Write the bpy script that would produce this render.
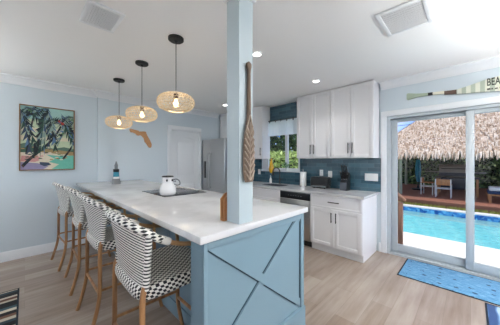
import bpy, bmesh, math, random
from mathutils import Vector, Matrix
random.seed(7)
PI = math.pi
C = bpy.context.scene.collection
for o in list(bpy.data.objects):
    bpy.data.objects.remove(o)

# ------------------------------------------------------------------ camera, world, sun, exposure
A = math.radians(45.3)
cam_d = bpy.data.cameras.new('camera')
cam_d.sensor_width = 36.0
cam_d.lens = 36.0 * 223.0 / 500.0
cam_d.shift_y = -0.0034
cam_d.clip_start = 0.05
cam = bpy.data.objects.new('camera', cam_d)
C.objects.link(cam)
cam.location = (0, 0, 1.43)
cam.rotation_euler = (PI / 2, 0, -A)
bpy.context.scene.camera = cam
sc = bpy.context.scene
sc.view_settings.view_transform = 'Standard'
sc.view_settings.look = 'None'
sc.view_settings.gamma = 1.0
sc.view_settings.use_curve_mapping = False
sc.view_settings.exposure = 0.17

w = bpy.data.worlds.new('sky')
sc.world = w
w.use_nodes = True
nt = w.node_tree
nt.nodes.clear()
wo = nt.nodes.new('ShaderNodeOutputWorld')
bg = nt.nodes.new('ShaderNodeBackground')
sk = nt.nodes.new('ShaderNodeTexSky')
sk.sky_type = 'NISHITA'
sk.sun_disc = False
sk.sun_elevation = math.radians(60)
sk.sun_rotation = math.radians(200)
sk.air_density = 1.0
sk.dust_density = 0.0
sk.altitude = 2500
sk.ozone_density = 2.0
bg.inputs['Strength'].default_value = 0.30
# scattered white clouds over the blue
tcw = nt.nodes.new('ShaderNodeTexCoord')
mpw = nt.nodes.new('ShaderNodeMapping')
mpw.inputs['Scale'].default_value = (1.0, 1.0, 2.2)
mpw.inputs['Location'].default_value = (3.3, 7.9, 2.5)
nsw = nt.nodes.new('ShaderNodeTexNoise')
nsw.inputs['Scale'].default_value = 2.6
nsw.inputs['Detail'].default_value = 6
rmw = nt.nodes.new('ShaderNodeValToRGB')
rmw.color_ramp.elements[0].position = 0.44
rmw.color_ramp.elements[1].position = 0.58
mxw = nt.nodes.new('ShaderNodeMix')
mxw.data_type = 'RGBA'
mxw.inputs[7].default_value = (3.3, 3.3, 3.35, 1)
nt.links.new(tcw.outputs['Generated'], mpw.inputs['Vector'])
nt.links.new(mpw.outputs[0], nsw.inputs['Vector'])
nt.links.new(nsw.outputs[0], rmw.inputs[0])
nt.links.new(rmw.outputs[0], mxw.inputs[0])
tnt = nt.nodes.new('ShaderNodeMix')
tnt.data_type = 'RGBA'
tnt.blend_type = 'MULTIPLY'
tnt.inputs[0].default_value = 1.0
tnt.inputs[7].default_value = (0.26, 0.46, 0.80, 1)
nt.links.new(sk.outputs[0], tnt.inputs[6])
nt.links.new(tnt.outputs[2], mxw.inputs[6])
nt.links.new(mxw.outputs[2], bg.inputs['Color'])
nt.links.new(bg.outputs[0], wo.inputs['Surface'])

def light(name, kind, loc, energy, color=(1, 1, 1), rot=None, **kw):
    d = bpy.data.lights.new(name, kind)
    d.energy = energy
    d.color = color
    for k, v in kw.items():
        setattr(d, k, v)
    o = bpy.data.objects.new(name, d)
    C.objects.link(o)
    o.location = loc
    if rot is not None:
        o.rotation_euler = rot
    return o

def aim(v):
    return Vector(v).to_track_quat('-Z', 'Y').to_euler()

light('sun', 'SUN', (0, 0, 8), 3.1, (1.0, 0.96, 0.9), aim((0.12, 0.42, -0.9)), angle=0.01)
# area fills added at the unseen window openings, tilted up towards the ceiling
light('fill_light_west', 'AREA', (-2.55, 1.2, 1.5), 8, (1.0, 0.98, 0.96), aim((0.5, 0.1, 1.0)), shape='RECTANGLE', size=3.4, size_y=1.7)
light('fill_light_south', 'AREA', (2.2, -2.95, 1.5), 18, (1.0, 0.99, 0.97), aim((0.0, 1, 0.9)), shape='RECTANGLE', size=3.0, size_y=1.7)

# unseen upward spots added to brighten the ceiling, one per added floor lamp
light('added_uplight', 'SPOT', (-1.9, 3.75, 1.86), 190, (1.0, 0.98, 0.955), aim((0, 0, 1)), spot_size=math.radians(160), spot_blend=0.6, shadow_soft_size=0.12)
light('added_uplight', 'SPOT', (2.3, -1.7, 1.86), 620, (1.0, 0.985, 0.96), aim((0, 0, 1)), spot_size=math.radians(160), spot_blend=0.6, shadow_soft_size=0.12)

light('added_uplight', 'SPOT', (-0.8, -0.9, 1.86), 130, (1.0, 0.985, 0.96), aim((0, 0, 1)), spot_size=math.radians(160), spot_blend=0.6, shadow_soft_size=0.12)

# ------------------------------------------------------------------ helpers
def lin(c):
    if isinstance(c, str):
        c = [int(c[i:i + 2], 16) / 255 for i in (0, 2, 4)]
    return tuple((x / 12.92 if x <= 0.04045 else ((x + 0.055) / 1.055) ** 2.4) for x in c) + (1.0,)

def new_mat(name):
    m = bpy.data.materials.new(name)
    m.use_nodes = True
    n = m.node_tree
    b = n.nodes['Principled BSDF']
    return m, n, b

def nd(n, t, **kw):
    x = n.nodes.new(t)
    for k, v in kw.items():
        if hasattr(x, k):
            setattr(x, k, v)
        else:
            x.inputs[k.replace('_', ' ')].default_value = v
    return x

def setv(x, name, v):
    x.inputs[name].default_value = v

def mth(n, op, a, b=None):
    x = n.nodes.new('ShaderNodeMath')
    x.operation = op
    for i, v in enumerate((a, b)):
        if v is None:
            continue
        if isinstance(v, (int, float)):
            x.inputs[i].default_value = v
        else:
            n.links.new(v, x.inputs[i])
    return x.outputs[0]

def mixc(n, fac, a, b):
    x = n.nodes.new('ShaderNodeMix')
    x.data_type = 'RGBA'
    if isinstance(fac, (int, float)):
        x.inputs[0].default_value = fac
    else:
        n.links.new(fac, x.inputs[0])
    for i, v in ((6, a), (7, b)):
        if isinstance(v, tuple):
            x.inputs[i].default_value = v
        else:
            n.links.new(v, x.inputs[i])
    return x.outputs[2]

def coords(n, scale=(1, 1, 1), rot=(0, 0, 0), kind='Object', loc=(0, 0, 0)):
    t = n.nodes.new('ShaderNodeTexCoord')
    m = n.nodes.new('ShaderNodeMapping')
    m.inputs['Scale'].default_value = scale
    m.inputs['Rotation'].default_value = rot
    m.inputs['Location'].default_value = loc
    n.links.new(t.outputs[kind], m.inputs['Vector'])
    return m.outputs[0]

def noise(n, vec, scale=5, detail=3, rough=0.5):
    x = n.nodes.new('ShaderNodeTexNoise')
    x.inputs['Scale'].default_value = scale
    x.inputs['Detail'].default_value = detail
    x.inputs['Roughness'].default_value = rough
    n.links.new(vec, x.inputs['Vector'])
    return x.outputs[0]

def ramp(n, fac, stops):
    r = n.nodes.new('ShaderNodeValToRGB')
    e = r.color_ramp.elements
    while len(e) < len(stops):
        e.new(0.5)
    for i, (p, c) in enumerate(stops):
        e[i].position = p
        e[i].color = c if isinstance(c, tuple) else lin(c)
    n.links.new(fac, r.inputs[0])
    return r.outputs[0]

def bump(n, b, h, strength=0.2, dist=0.01):
    x = n.nodes.new('ShaderNodeBump')
    x.inputs['Strength'].default_value = strength
    x.inputs['Distance'].default_value = dist
    n.links.new(h, x.inputs['Height'])
    n.links.new(x.outputs[0], b.inputs['Normal'])

def paint(name, col, rough=0.5, var=0.04, scale=3, metal=0, bmp=0.0, bscale=150, coat=0):
    m, n, b = new_mat(name)
    c = lin(col)
    v = coords(n)
    f = noise(n, v, scale, 3)
    d = tuple(min(1, x * (1 - var)) for x in c[:3]) + (1,)
    e = tuple(min(1, x * (1 + var)) for x in c[:3]) + (1,)
    n.links.new(mixc(n, f, d, e), b.inputs['Base Color'])
    setv(b, 'Roughness', rough)
    setv(b, 'Metallic', metal)
    setv(b, 'Coat Weight', coat)
    if bmp:
        bump(n, b, noise(n, v, bscale, 2), bmp, 0.003)
    return m

def emit(name, col, s):
    m, n, b = new_mat(name)
    setv(b, 'Base Color', lin(col))
    setv(b, 'Emission Color', lin(col))
    setv(b, 'Emission Strength', s)
    return m

class MB:
    def __init__(s):
        s.bm = bmesh.new()
        s.uv = s.bm.loops.layers.uv.new('uv')
    def _fin(s, faces, mi, smooth):
        for f in faces:
            f.material_index = mi
            f.smooth = smooth
    def box(s, lo, hi, mi=0, bev=0.0, seg=2, rot=None, piv=None):
        lo, hi = Vector(lo), Vector(hi)
        b2 = bmesh.new()
        bmesh.ops.create_cube(b2, size=1)
        c, d = (lo + hi) / 2, hi - lo
        for v in b2.verts:
            v.co = Vector((v.co.x * d.x, v.co.y * d.y, v.co.z * d.z)) + c
        if bev:
            bmesh.ops.bevel(b2, geom=b2.edges[:], offset=min(bev, min(abs(x) for x in d) * 0.49), segments=seg, profile=0.5, affect='EDGES')
        if rot is not None:
            p = Vector(piv) if piv is not None else c
            bmesh.ops.rotate(b2, cent=p, matrix=rot, verts=b2.verts[:])
        s.merge(b2, mi, bev > 0)
        return s
    def merge(s, b2, mi=0, smooth=False):
        mp = {v: s.bm.verts.new(v.co) for v in b2.verts}
        for f in b2.faces:
            try:
                nf = s.bm.faces.new([mp[v] for v in f.verts])
                nf.material_index = mi
                nf.smooth = smooth
            except ValueError:
                pass
        b2.free()
    def face(s, pts, mi=0, smooth=False, uvs=None):
        f = s.bm.faces.new([s.bm.verts.new(p) for p in pts])
        f.material_index = mi
        f.smooth = smooth
        if uvs:
            for l, u in zip(f.loops, uvs):
                l[s.uv].uv = u
        return f
    def grid(s, fn, nu, nv, mi=0, closed_u=False, smooth=True, uvf=None, flip=False):
        P = [[s.bm.verts.new(fn(i / nu, j / nv)) for j in range(nv + 1)] for i in range(nu if closed_u else nu + 1)]
        for i in range(nu):
            for j in range(nv):
                a, b = i, (i + 1) % nu if closed_u else i + 1
                vs = [P[a][j], P[b][j], P[b][j + 1], P[a][j + 1]]
                us = [(i, j), (i + 1, j), (i + 1, j + 1), (i, j + 1)]
                if flip:
                    vs.reverse(); us.reverse()
                try:
                    f = s.bm.faces.new(vs)
                except ValueError:
                    continue
                f.material_index = mi
                f.smooth = smooth
                if uvf:
                    for l, (p, q) in zip(f.loops, us):
                        l[s.uv].uv = uvf(p / nu, q / nv)
        return P
    def tube(s, pts, r, mi=0, seg=10, cap=True, closed=False, uvswap=False):
        pts = [Vector(p) for p in pts]
        n = len(pts)
        R = r if isinstance(r, (list, tuple)) else [r] * n
        up = None
        rings = []
        L = [0]
        for i in range(1, n):
            L.append(L[-1] + (pts[i] - pts[i - 1]).length)
        for i, p in enumerate(pts):
            if closed:
                t = pts[(i + 1) % n] - pts[(i - 1) % n]
            else:
                t = pts[min(i + 1, n - 1)] - pts[max(i - 1, 0)]
            t.normalize()
            if up is None:
                a = Vector((0, 0, 1)) if abs(t.z) < 0.9 else Vector((1, 0, 0))
                up = (a - t * a.dot(t)).normalized()
            else:
                up = (up - t * up.dot(t)).normalized()
            sd = t.cross(up)
            rings.append([s.bm.verts.new(p + (up * math.cos(k * 2 * PI / seg) + sd * math.sin(k * 2 * PI / seg)) * R[i]) for k in range(seg)])
        m = n if closed else n - 1
        for i in range(m):
            for k in range(seg):
                j = (i + 1) % n
                f = s.bm.faces.new([rings[i][k], rings[i][(k + 1) % seg], rings[j][(k + 1) % seg], rings[j][k]])
                f.smooth = True
                f.material_index = mi
                l2 = L[j] if j > i else L[i] + 0.01
                for l, u in zip(f.loops, ((L[i], k / seg), (L[i], (k + 1) / seg), (l2, (k + 1) / seg), (l2, k / seg))):
                    l[s.uv].uv = (u[1] * .1, u[0]) if uvswap else u
        if cap and not closed:
            for ring in (rings[0][::-1], rings[-1]):
                f = s.bm.faces.new(ring)
                f.material_index = mi
        return s
    def lathe(s, prof, c=(0, 0, 0), seg=24, mi=0, axis='Z', cap=True):
        c = Vector(c)
        def pt(r, h, k):
            a = k * 2 * PI / seg
            x, y = r * math.cos(a), r * math.sin(a)
            return c + (Vector((x, y, h)) if axis == 'Z' else Vector((h, x, y)) if axis == 'X' else Vector((x, h, y)))
        rings = [[s.bm.verts.new(pt(r, h, k)) for k in range(seg)] for r, h in prof]
        for i in range(len(rings) - 1):
            for k in range(seg):
                f = s.bm.faces.new([rings[i][k], rings[i][(k + 1) % seg], rings[i + 1][(k + 1) % seg], rings[i + 1][k]])
                f.smooth = True
                f.material_index = mi
        if cap:
            for ring in (rings[0][::-1], rings[-1]):
                f = s.bm.faces.new(ring)
                f.material_index = mi
        return s
    def prism(s, poly, vec, mi=0, smooth=False):
        a = [s.bm.verts.new(p) for p in poly]
        v = Vector(vec)
        b = [s.bm.verts.new(Vector(p) + v) for p in poly]
        n = len(poly)
        fs = [s.bm.faces.new(a[::-1]), s.bm.faces.new(b)]
        for i in range(n):
            f = s.bm.faces.new([a[i], a[(i + 1) % n], b[(i + 1) % n], b[i]])
            fs.append(f)
        s._fin(fs, mi, smooth)
        return s
    def build(s, name, mats, parent=None, loc=None, recalc=True, sharp=35):
        if not isinstance(mats, (list, tuple)):
            mats = [mats]
        if recalc:
            bmesh.ops.recalc_face_normals(s.bm, faces=s.bm.faces[:])
        if parent is not None:
            p = parent
            while p.parent:
                p = p.parent
            off = Vector(p.location)
        elif loc is not None:
            off = Vector(loc)
        else:
            vs = s.bm.verts
            lo = Vector([min(v.co[i] for v in vs) for i in range(3)])
            hi = Vector([max(v.co[i] for v in vs) for i in range(3)])
            off = Vector(((lo.x + hi.x) / 2, (lo.y + hi.y) / 2, lo.z))
        bmesh.ops.translate(s.bm, verts=s.bm.verts[:], vec=-off)
        me = bpy.data.meshes.new(name)
        s.bm.to_mesh(me)
        s.bm.free()
        for m in mats:
            me.materials.append(m)
        me.set_sharp_from_angle(angle=math.radians(sharp))
        o = bpy.data.objects.new(name, me)
        C.objects.link(o)
        if parent is not None:
            o.parent = parent
        else:
            o.location = off
        return o

def tag(o, label, cat, group=None, kind=None):
    o['label'] = label
    o['category'] = cat
    if group:
        o['group'] = group
    if kind:
        o['kind'] = kind
    return o

def thing(name, label, cat, loc=(0, 0, 0), group=None):
    o = bpy.data.objects.new(name, None)
    C.objects.link(o)
    o.location = loc
    o.empty_display_size = 0.1
    return tag(o, label, cat, group)

def struct(o, label=None, cat=None):
    o['kind'] = 'structure'
    if label:
        o['label'] = label
    if cat:
        o['category'] = cat
    return o

def copy_tree(o, parent=None):
    c = o.copy()
    C.objects.link(c)
    if parent is not None:
        c.parent = parent
    for ch in list(o.children):
        copy_tree(ch, c)
    return c

def smooth_path(pts, n=6):
    pts = [Vector(p) for p in pts]
    out = []
    for i in range(len(pts) - 1):
        p0, p1, p2, p3 = pts[max(i - 1, 0)], pts[i], pts[i + 1], pts[min(i + 2, len(pts) - 1)]
        for k in range(n):
            t = k / n
            out.append(0.5 * ((2 * p1) + (-p0 + p2) * t + (2 * p0 - 5 * p1 + 4 * p2 - p3) * t * t + (-p0 + 3 * p1 - 3 * p2 + p3) * t ** 3))
    out.append(pts[-1])
    return out

# ------------------------------------------------------------------ materials
M = {}
M['wall'] = paint('wall_paint', 'cdd8df', 0.6, 0.015, 2, bmp=0.04)
M['ceil'] = paint('ceiling_paint', 'f6f6f5', 0.7, 0.012, 1.2, bmp=0.05)
M['trim'] = paint('trim_white', 'e6e9ec', 0.4, 0.01)
M['vinyl'] = paint('white_vinyl_frame', 'b2babf', 0.35, 0.01)
M['white'] = paint('cabinet_white', 'e9e8ea', 0.32, 0.01)
M['column'] = paint('column_blue_white', 'aebcc2', 0.45, 0.012)
M['blue'] = paint('island_blue', '718b98', 0.4, 0.025, 6)
M['edge_shade'] = paint('edge_shade_blue', '24404e', 0.6, 0.05)  # near-black blue for shade painted along the end panel's board edges
M['black'] = paint('black_metal', '121315', 0.5, 0.05)
M['blackp'] = paint('black_plastic', '141518', 0.3, 0.05)
M['darkgrey'] = paint('dark_grey_plastic', '4a4f58', 0.4, 0.05)
M['grey'] = paint('grey_plastic', '7c8084', 0.5, 0.04)
M['chrome'] = paint('brushed_nickel', 'c8c8c8', 0.25, 0.03, metal=1)
M['enamel'] = paint('white_enamel', 'f0efee', 0.15, 0.01, coat=0.5)
M['plate'] = paint('outlet_white', 'eef0f0', 0.35, 0.01)
M['paper'] = paint('paper_white', 'f3f3f1', 0.9, 0.02, 30)
M['yellow'] = paint('yellow_glass', 'd9a820', 0.2, 0.06, 10, coat=0.6)
M['bulb'] = emit('bulb_glow', 'ffe2b0', 3.5)
M['lamp'] = emit('downlight_glow', 'fffaf2', 12)
M['bark'] = paint('oar_wood_dark', '6a5240', 0.65, 0.25, 25)
M['greenpaint'] = paint('pale_green_paint', 'a9b8a2', 0.6, 0.06, 12)
M['cream'] = paint('cream_paint', 'e3dfcb', 0.6, 0.05, 12)
M['brownpaint'] = paint('brown_paint', '5b463a', 0.6, 0.1, 12)
M['letters'] = paint('lettering_dark', '3a4038', 0.7, 0.05)
M['teal'] = paint('teal_cloth', '3f93aa', 0.7, 0.08)
M['concrete'] = paint('pool_deck_concrete', 'e3e0da', 0.8, 0.05, 2.5, bmp=0.1)
M['cushion'] = paint('white_cushion', 'dcdcd8', 0.9, 0.03)
M['navycloth'] = paint('navy_cloth', '2b3d5a', 0.9, 0.08)
M['stucco'] = paint('white_stucco', 'e8e6e0', 0.85, 0.04, 8, bmp=0.2)
M['leafpot'] = paint('clay_pot_white', 'd8dcda', 0.5, 0.03)

def wood(name, c1, c2, axis=0, sc=6, rough=0.5):
    m, n, b = new_mat(name)
    s = [sc * 6, sc * 6, sc * 6]
    s[axis] = sc * 0.6
    v = coords(n, tuple(s))
    f = noise(n, v, 1.0, 5, 0.6)
    n.links.new(ramp(n, f, [(0.3, c1), (0.7, c2)]), b.inputs['Base Color'])
    setv(b, 'Roughness', rough)
    bump(n, b, f, 0.1, 0.002)
    return m
M['rattan'] = wood('rattan_pole', '7d5535', 'b98a5c', 2, 4, 0.4)
M['arm'] = wood('rattan_arm', '9a7045', 'd0a676', 0, 4, 0.4)
M['board'] = wood('wood_holder', '8d5a34', 'b98350', 2, 5, 0.5)
M['map'] = wood('wood_cutout', 'a5764e', 'bf9064', 0, 3, 0.6)
M['carve'] = wood('carved_wood', '3f3127', '7d6857', 2, 7, 0.7)
M['carve_hi'] = wood('carved_wood_pale', '75665a', 'aa9c8d', 2, 7, 0.7)
M['frame'] = wood('picture_frame_wood', '6b4a2c', '9a7446', 2, 5, 0.4)
M['deckwood'] = wood('deck_wood', '7d4f3e', 'a26d57', 1, 2, 0.7)
M['teak'] = wood('teak', 'a06a3e', 'c98f5a', 2, 4, 0.5)
M['postwood'] = wood('hut_post', '8f9a80', 'b9bda4', 2, 3, 0.7)
M['railwood'] = wood('rail_wood', '6a4a3a', '9b735c', 2, 3, 0.6)
M['trunkw'] = wood('trunk_bark', '5c4a3a', '85705a', 2, 3, 0.9)

def planks():
    m, n, b = new_mat('vinyl_plank_floor')
    v = coords(n, (1, 1, 1))
    br = n.nodes.new('ShaderNodeTexBrick')
    br.offset = 0.37
    br.offset_frequency = 2
    for k, x in (('Scale', 1.0), ('Mortar Size', 0.0015), ('Mortar Smooth', 0.3), ('Bias', 0.0), ('Brick Width', 1.25), ('Row Height', 0.18)):
        br.inputs[k].default_value = x
    br.inputs['Color1'].default_value = (0, 0, 0, 1)
    br.inputs['Color2'].default_value = (1, 1, 1, 1)
    br.inputs['Mortar'].default_value = (0.3, 0.3, 0.3, 1)
    n.links.new(v, br.inputs['Vector'])
    g = noise(n, coords(n, (1.2, 14, 1)), 1.3, 5, 0.6)
    g2 = noise(n, coords(n, (1.5, 4, 1)), 0.9, 3, 0.55)
    f = mth(n, 'ADD', mth(n, 'MULTIPLY', br.outputs['Color'], 0.22), mth(n, 'ADD', mth(n, 'MULTIPLY', g, 0.55), mth(n, 'MULTIPLY', g2, 0.5)))
    col = ramp(n, f, [(0.36, '725f52'), (0.62, '918378'), (0.9, 'aba097')])
    dark = mixc(n, mth(n, 'MULTIPLY', br.outputs['Fac'], 0.5), col, lin('6a594d'))
    n.links.new(dark, b.inputs['Base Color'])
    setv(b, 'Roughness', 0.33)
    bump(n, b, g, 0.05, 0.002)
    return m
M['floor'] = planks()

def quartz():
    m, n, b = new_mat('white_quartz')
    v = coords(n)
    f = noise(n, v, 2.2, 8, 0.6)
    n.links.new(ramp(n, f, [(0.42, 'cacacb'), (0.5, 'd4d4d5'), (0.6, 'd8d8d9')]), b.inputs['Base Color'])
    setv(b, 'Roughness', 0.16)
    return m
M['quartz'] = quartz()

def tile():
    m, n, b = new_mat('navy_glazed_tile')
    t = n.nodes.new('ShaderNodeTexCoord')
    sp = n.nodes.new('ShaderNodeSeparateXYZ')
    n.links.new(t.outputs['Object'], sp.inputs[0])
    cb = n.nodes.new('ShaderNodeCombineXYZ')
    n.links.new(sp.outputs[1], cb.inputs[0])
    n.links.new(sp.outputs[2], cb.inputs[1])
    br = n.nodes.new('ShaderNodeTexBrick')
    for k, x in (('Scale', 1.0), ('Mortar Size', 0.0022), ('Bias', 0.0), ('Brick Width', 0.2), ('Row Height', 0.066), ('Mortar Smooth', 0.2)):
        br.inputs[k].default_value = x
    br.inputs['Color1'].default_value = lin('33505f')
    br.inputs['Color2'].default_value = lin('52788a')
    br.inputs['Mortar'].default_value = lin('6d8894')
    n.links.new(cb.outputs[0], br.inputs['Vector'])
    nz = noise(n, cb.outputs[0], 9, 4, 0.6)
    n.links.new(mixc(n, mth(n, 'MULTIPLY', nz, 0.55), br.outputs['Color'], lin('2a4350')), b.inputs['Base Color'])
    setv(b, 'Roughness', 0.12)
    setv(b, 'Coat Weight', 0.4)
    h = mth(n, 'SUBTRACT', mth(n, 'MULTIPLY', nz, 0.5), br.outputs['Fac'])
    bump(n, b, h, 0.6, 0.006)
    return m
M['tile'] = tile()

def steel(name='stainless_steel', base='b6b7b8', rough=0.3, axis=2):
    m, n, b = new_mat(name)
    s = [60, 60, 60]
    s[axis] = 0.8
    f = noise(n, coords(n, tuple(s)), 2.0, 3, 0.6)
    n.links.new(mixc(n, f, lin(base), tuple(x * 1.12 for x in lin(base)[:3]) + (1,)), b.inputs['Base Color'])
    setv(b, 'Metallic', 1.0)
    n.links.new(mth(n, 'ADD', mth(n, 'MULTIPLY', f, 0.12), rough - 0.06), b.inputs['Roughness'])
    return m
M['steel'] = steel()
M['steel_h'] = steel('stainless_steel_across', 'b5b0ac', 0.32, 1)

def glass(name, f=0.05, tint=(1, 1, 1, 1)):
    m = bpy.data.materials.new(name)
    m.use_nodes = True
    n = m.node_tree
    n.nodes.clear()
    o = n.nodes.new('ShaderNodeOutputMaterial')
    mx = n.nodes.new('ShaderNodeMixShader')
    tr = n.nodes.new('ShaderNodeBsdfTransparent')
    gl = n.nodes.new('ShaderNodeBsdfGlossy')
    tr.inputs[0].default_value = tint
    gl.inputs['Roughness'].default_value = 0.02
    mx.inputs[0].default_value = f
    n.links.new(tr.outputs[0], mx.inputs[1])
    n.links.new(gl.outputs[0], mx.inputs[2])
    n.links.new(mx.outputs[0], o.inputs[0])
    return m
M['glass'] = glass('clear_glass', 0.012)
M['bulbglass'] = glass('bulb_glass', 0.08, (1, 0.97, 0.9, 1))

def water():
    m = bpy.data.materials.new('pool_water')
    m.use_nodes = True
    n = m.node_tree
    n.nodes.clear()
    o = n.nodes.new('ShaderNodeOutputMaterial')
    mx = n.nodes.new('ShaderNodeMixShader')
    tr = n.nodes.new('ShaderNodeBsdfTransparent')
    gl = n.nodes.new('ShaderNodeBsdfGlossy')
    fr = n.nodes.new('ShaderNodeFresnel')
    fr.inputs['IOR'].default_value = 1.33
    v = coords(n, (1, 1, 1))
    h = noise(n, v, 4.5, 3, 0.6)
    bp = n.nodes.new('ShaderNodeBump')
    bp.inputs['Strength'].default_value = 0.5
    bp.inputs['Distance'].default_value = 0.05
    n.links.new(h, bp.inputs['Height'])
    n.links.new(bp.outputs[0], gl.inputs['Normal'])
    n.links.new(bp.outputs[0], fr.inputs['Normal'])
    tr.inputs[0].default_value = (0.86, 0.985, 1.0, 1)
    gl.inputs['Roughness'].default_value = 0.05
    n.links.new(fr.outputs[0], mx.inputs[0])
    n.links.new(tr.outputs[0], mx.inputs[1])
    n.links.new(gl.outputs[0], mx.inputs[2])
    n.links.new(mx.outputs[0], o.inputs[0])
    return m
M['water'] = water()

def pool_plaster():
    m, n, b = new_mat('aqua_pool_plaster')
    f = noise(n, coords(n), 5, 4, 0.65)
    n.links.new(ramp(n, f, [(0.35, 'aeeaf0'), (0.55, 'ccf5f7'), (0.68, 'eafcfc')]), b.inputs['Base Color'])
    setv(b, 'Roughness', 0.7)
    return m
M['pool'] = pool_plaster()

def mosaic():
    m, n, b = new_mat('blue_mosaic_band')
    v = n.nodes.new('ShaderNodeTexVoronoi')
    v.inputs['Scale'].default_value = 14
    n.links.new(coords(n), v.inputs['Vector'])
    n.links.new(ramp(n, v.outputs['Color'], [(0.2, '1e4f9a'), (0.5, '3d82c4'), (0.8, '6fb3dd')]), b.inputs['Base Color'])
    setv(b, 'Roughness', 0.2)
    return m
M['mosaic'] = mosaic()

def thatch():
    m, n, b = new_mat('palm_thatch')
    f = noise(n, coords(n, (3, 3, 3)), 2.0, 6, 0.7)
    oi = n.nodes.new('ShaderNodeNewGeometry')
    g = mth(n, 'ADD', mth(n, 'MULTIPLY', f, 0.6), mth(n, 'MULTIPLY', oi.outputs['Random Per Island'], 0.4))
    n.links.new(ramp(n, g, [(0.25, '8a735c'), (0.42, 'c2a488'), (0.58, 'e2cfb8'), (0.8, 'f4e8d8')]), b.inputs['Base Color'])
    setv(b, 'Roughness', 0.95)
    return m
M['thatch'] = thatch()

def leaf(name, c1, c2, c3):
    m, n, b = new_mat(name)
    oi = n.nodes.new('ShaderNodeNewGeometry')
    n.links.new(ramp(n, oi.outputs['Random Per Island'], [(0.1, c1), (0.5, c2), (0.95, c3)]), b.inputs['Base Color'])
    setv(b, 'Roughness', 0.5)
    return m
M['hedge'] = leaf('hedge_leaves', '2b4424', '4f7040', '93a86f')
M['hedgein'] = paint('hedge_inner', '141c12', 0.9, 0.2)
M['bushlime'] = leaf('lime_bush_leaves', '7f9c48', 'b4cb74', 'dcec9c')
M['treeleaf'] = leaf('tree_leaves', '22381f', '3f5b30', '6e8a4f')
M['potleaf'] = leaf('houseplant_leaves', '2c5a4a', '4d8a5c', '86b870')
M['flower'] = paint('pale_flowers', 'cfc9a0', 0.8, 0.1)
M['grass'] = leaf('grass_blades', '6f7d2a', '9aa040', 'c2c46a')
M['soil'] = paint('lawn_soil', '6b6a45', 0.95, 0.2, 4)

# black and white weave: uv in metres
def weave(kind):
    m, n, b = new_mat('woven_' + kind)
    t = n.nodes.new('ShaderNodeUVMap')
    sp = n.nodes.new('ShaderNodeSeparateXYZ')
    n.links.new(t.outputs[0], sp.inputs[0])
    u, v = sp.outputs[0], sp.outputs[1]
    def sn(x):
        return mth(n, 'SINE', mth(n, 'MULTIPLY', x, 2 * PI))
    if kind == 'seat':
        a = sn(mth(n, 'ADD', mth(n, 'MULTIPLY', u, 1 / 0.042), mth(n, 'MULTIPLY', v, 0)))
        c = sn(mth(n, 'MULTIPLY', v, 1 / 0.033))
        f = mth(n, 'GREATER_THAN', mth(n, 'MULTIPLY', a, c), 0.02)
        h = mth(n, 'MULTIPLY', a, c)
    elif kind == 'back':
        r = mth(n, 'MULTIPLY', v, 1 / 0.0185)
        row = mth(n, 'FLOOR', r)
        fr = mth(n, 'FRACT', r)
        ph = mth(n, 'ADD', mth(n, 'MULTIPLY', u, 1 / 0.03), mth(n, 'MULTIPLY', row, 0.5))
        f = mth(n, 'GREATER_THAN', mth(n, 'ADD', fr, mth(n, 'MULTIPLY', sn(ph), 0.03)), 0.57)
        h = mth(n, 'SINE', mth(n, 'MULTIPLY', fr, PI))
    else:
        a = sn(mth(n, 'ADD', mth(n, 'MULTIPLY', u, 1 / 0.040), mth(n, 'MULTIPLY', v, 2.0)))
        c = sn(mth(n, 'ADD', mth(n, 'MULTIPLY', v, 4.0), mth(n, 'MULTIPLY', u, 1 / 0.20)))
        f = mth(n, 'GREATER_THAN', mth(n, 'MULTIPLY', a, c), 0.1)
        h = mth(n, 'ABSOLUTE', a)
    n.links.new(mixc(n, f, lin('eae8e0'), lin('16171a')), b.inputs['Base Color'])
    setv(b, 'Roughness', 0.45)
    bump(n, b, h, 0.4, 0.003)
    return m
M['w_seat'] = weave('seat')
M['w_back'] = weave('back')
M['w_rail'] = weave('rail')
M['wrap'] = paint('white_wrap', 'dcdad4', 0.5, 0.05, 80)

def rattan_shade():
    m, n, b = new_mat('natural_wicker')
    oi = n.nodes.new('ShaderNodeNewGeometry')
    n.links.new(ramp(n, oi.outputs['Random Per Island'], [(0.1, 'cdb48e'), (0.5, 'dfcba9'), (0.9, 'ece0c8')]), b.inputs['Base Color'])
    setv(b, 'Roughness', 0.6)
    return m
M['wicker'] = rattan_shade()

def rug_blue():
    m, n, b = new_mat('blue_speckled_rug')
    f = noise(n, coords(n, (9, 2.0, 1)), 6, 5, 0.75)
    base = ramp(n, f, [(0.35, '386f9a'), (0.5, '568bb2'), (0.65, '80acca')])
    v = n.nodes.new('ShaderNodeTexVoronoi')
    v.inputs['Scale'].default_value = 9
    v.inputs['Randomness'].default_value = 0.35
    n.links.new(coords(n, (1, 0.75, 1)), v.inputs['Vector'])
    dot = mth(n, 'LESS_THAN', v.outputs['Distance'], 0.17)
    dots = mth(n, 'MULTIPLY', dot, mth(n, 'GREATER_THAN', noise(n, coords(n), 30, 2), 0.45))
    n.links.new(mixc(n, dots, base, lin('1f3f5c')), b.inputs['Base Color'])
    setv(b, 'Roughness', 0.95)
    bump(n, b, noise(n, coords(n), 180, 2), 0.4, 0.004)
    return m
M['rugblue'] = rug_blue()

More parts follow.
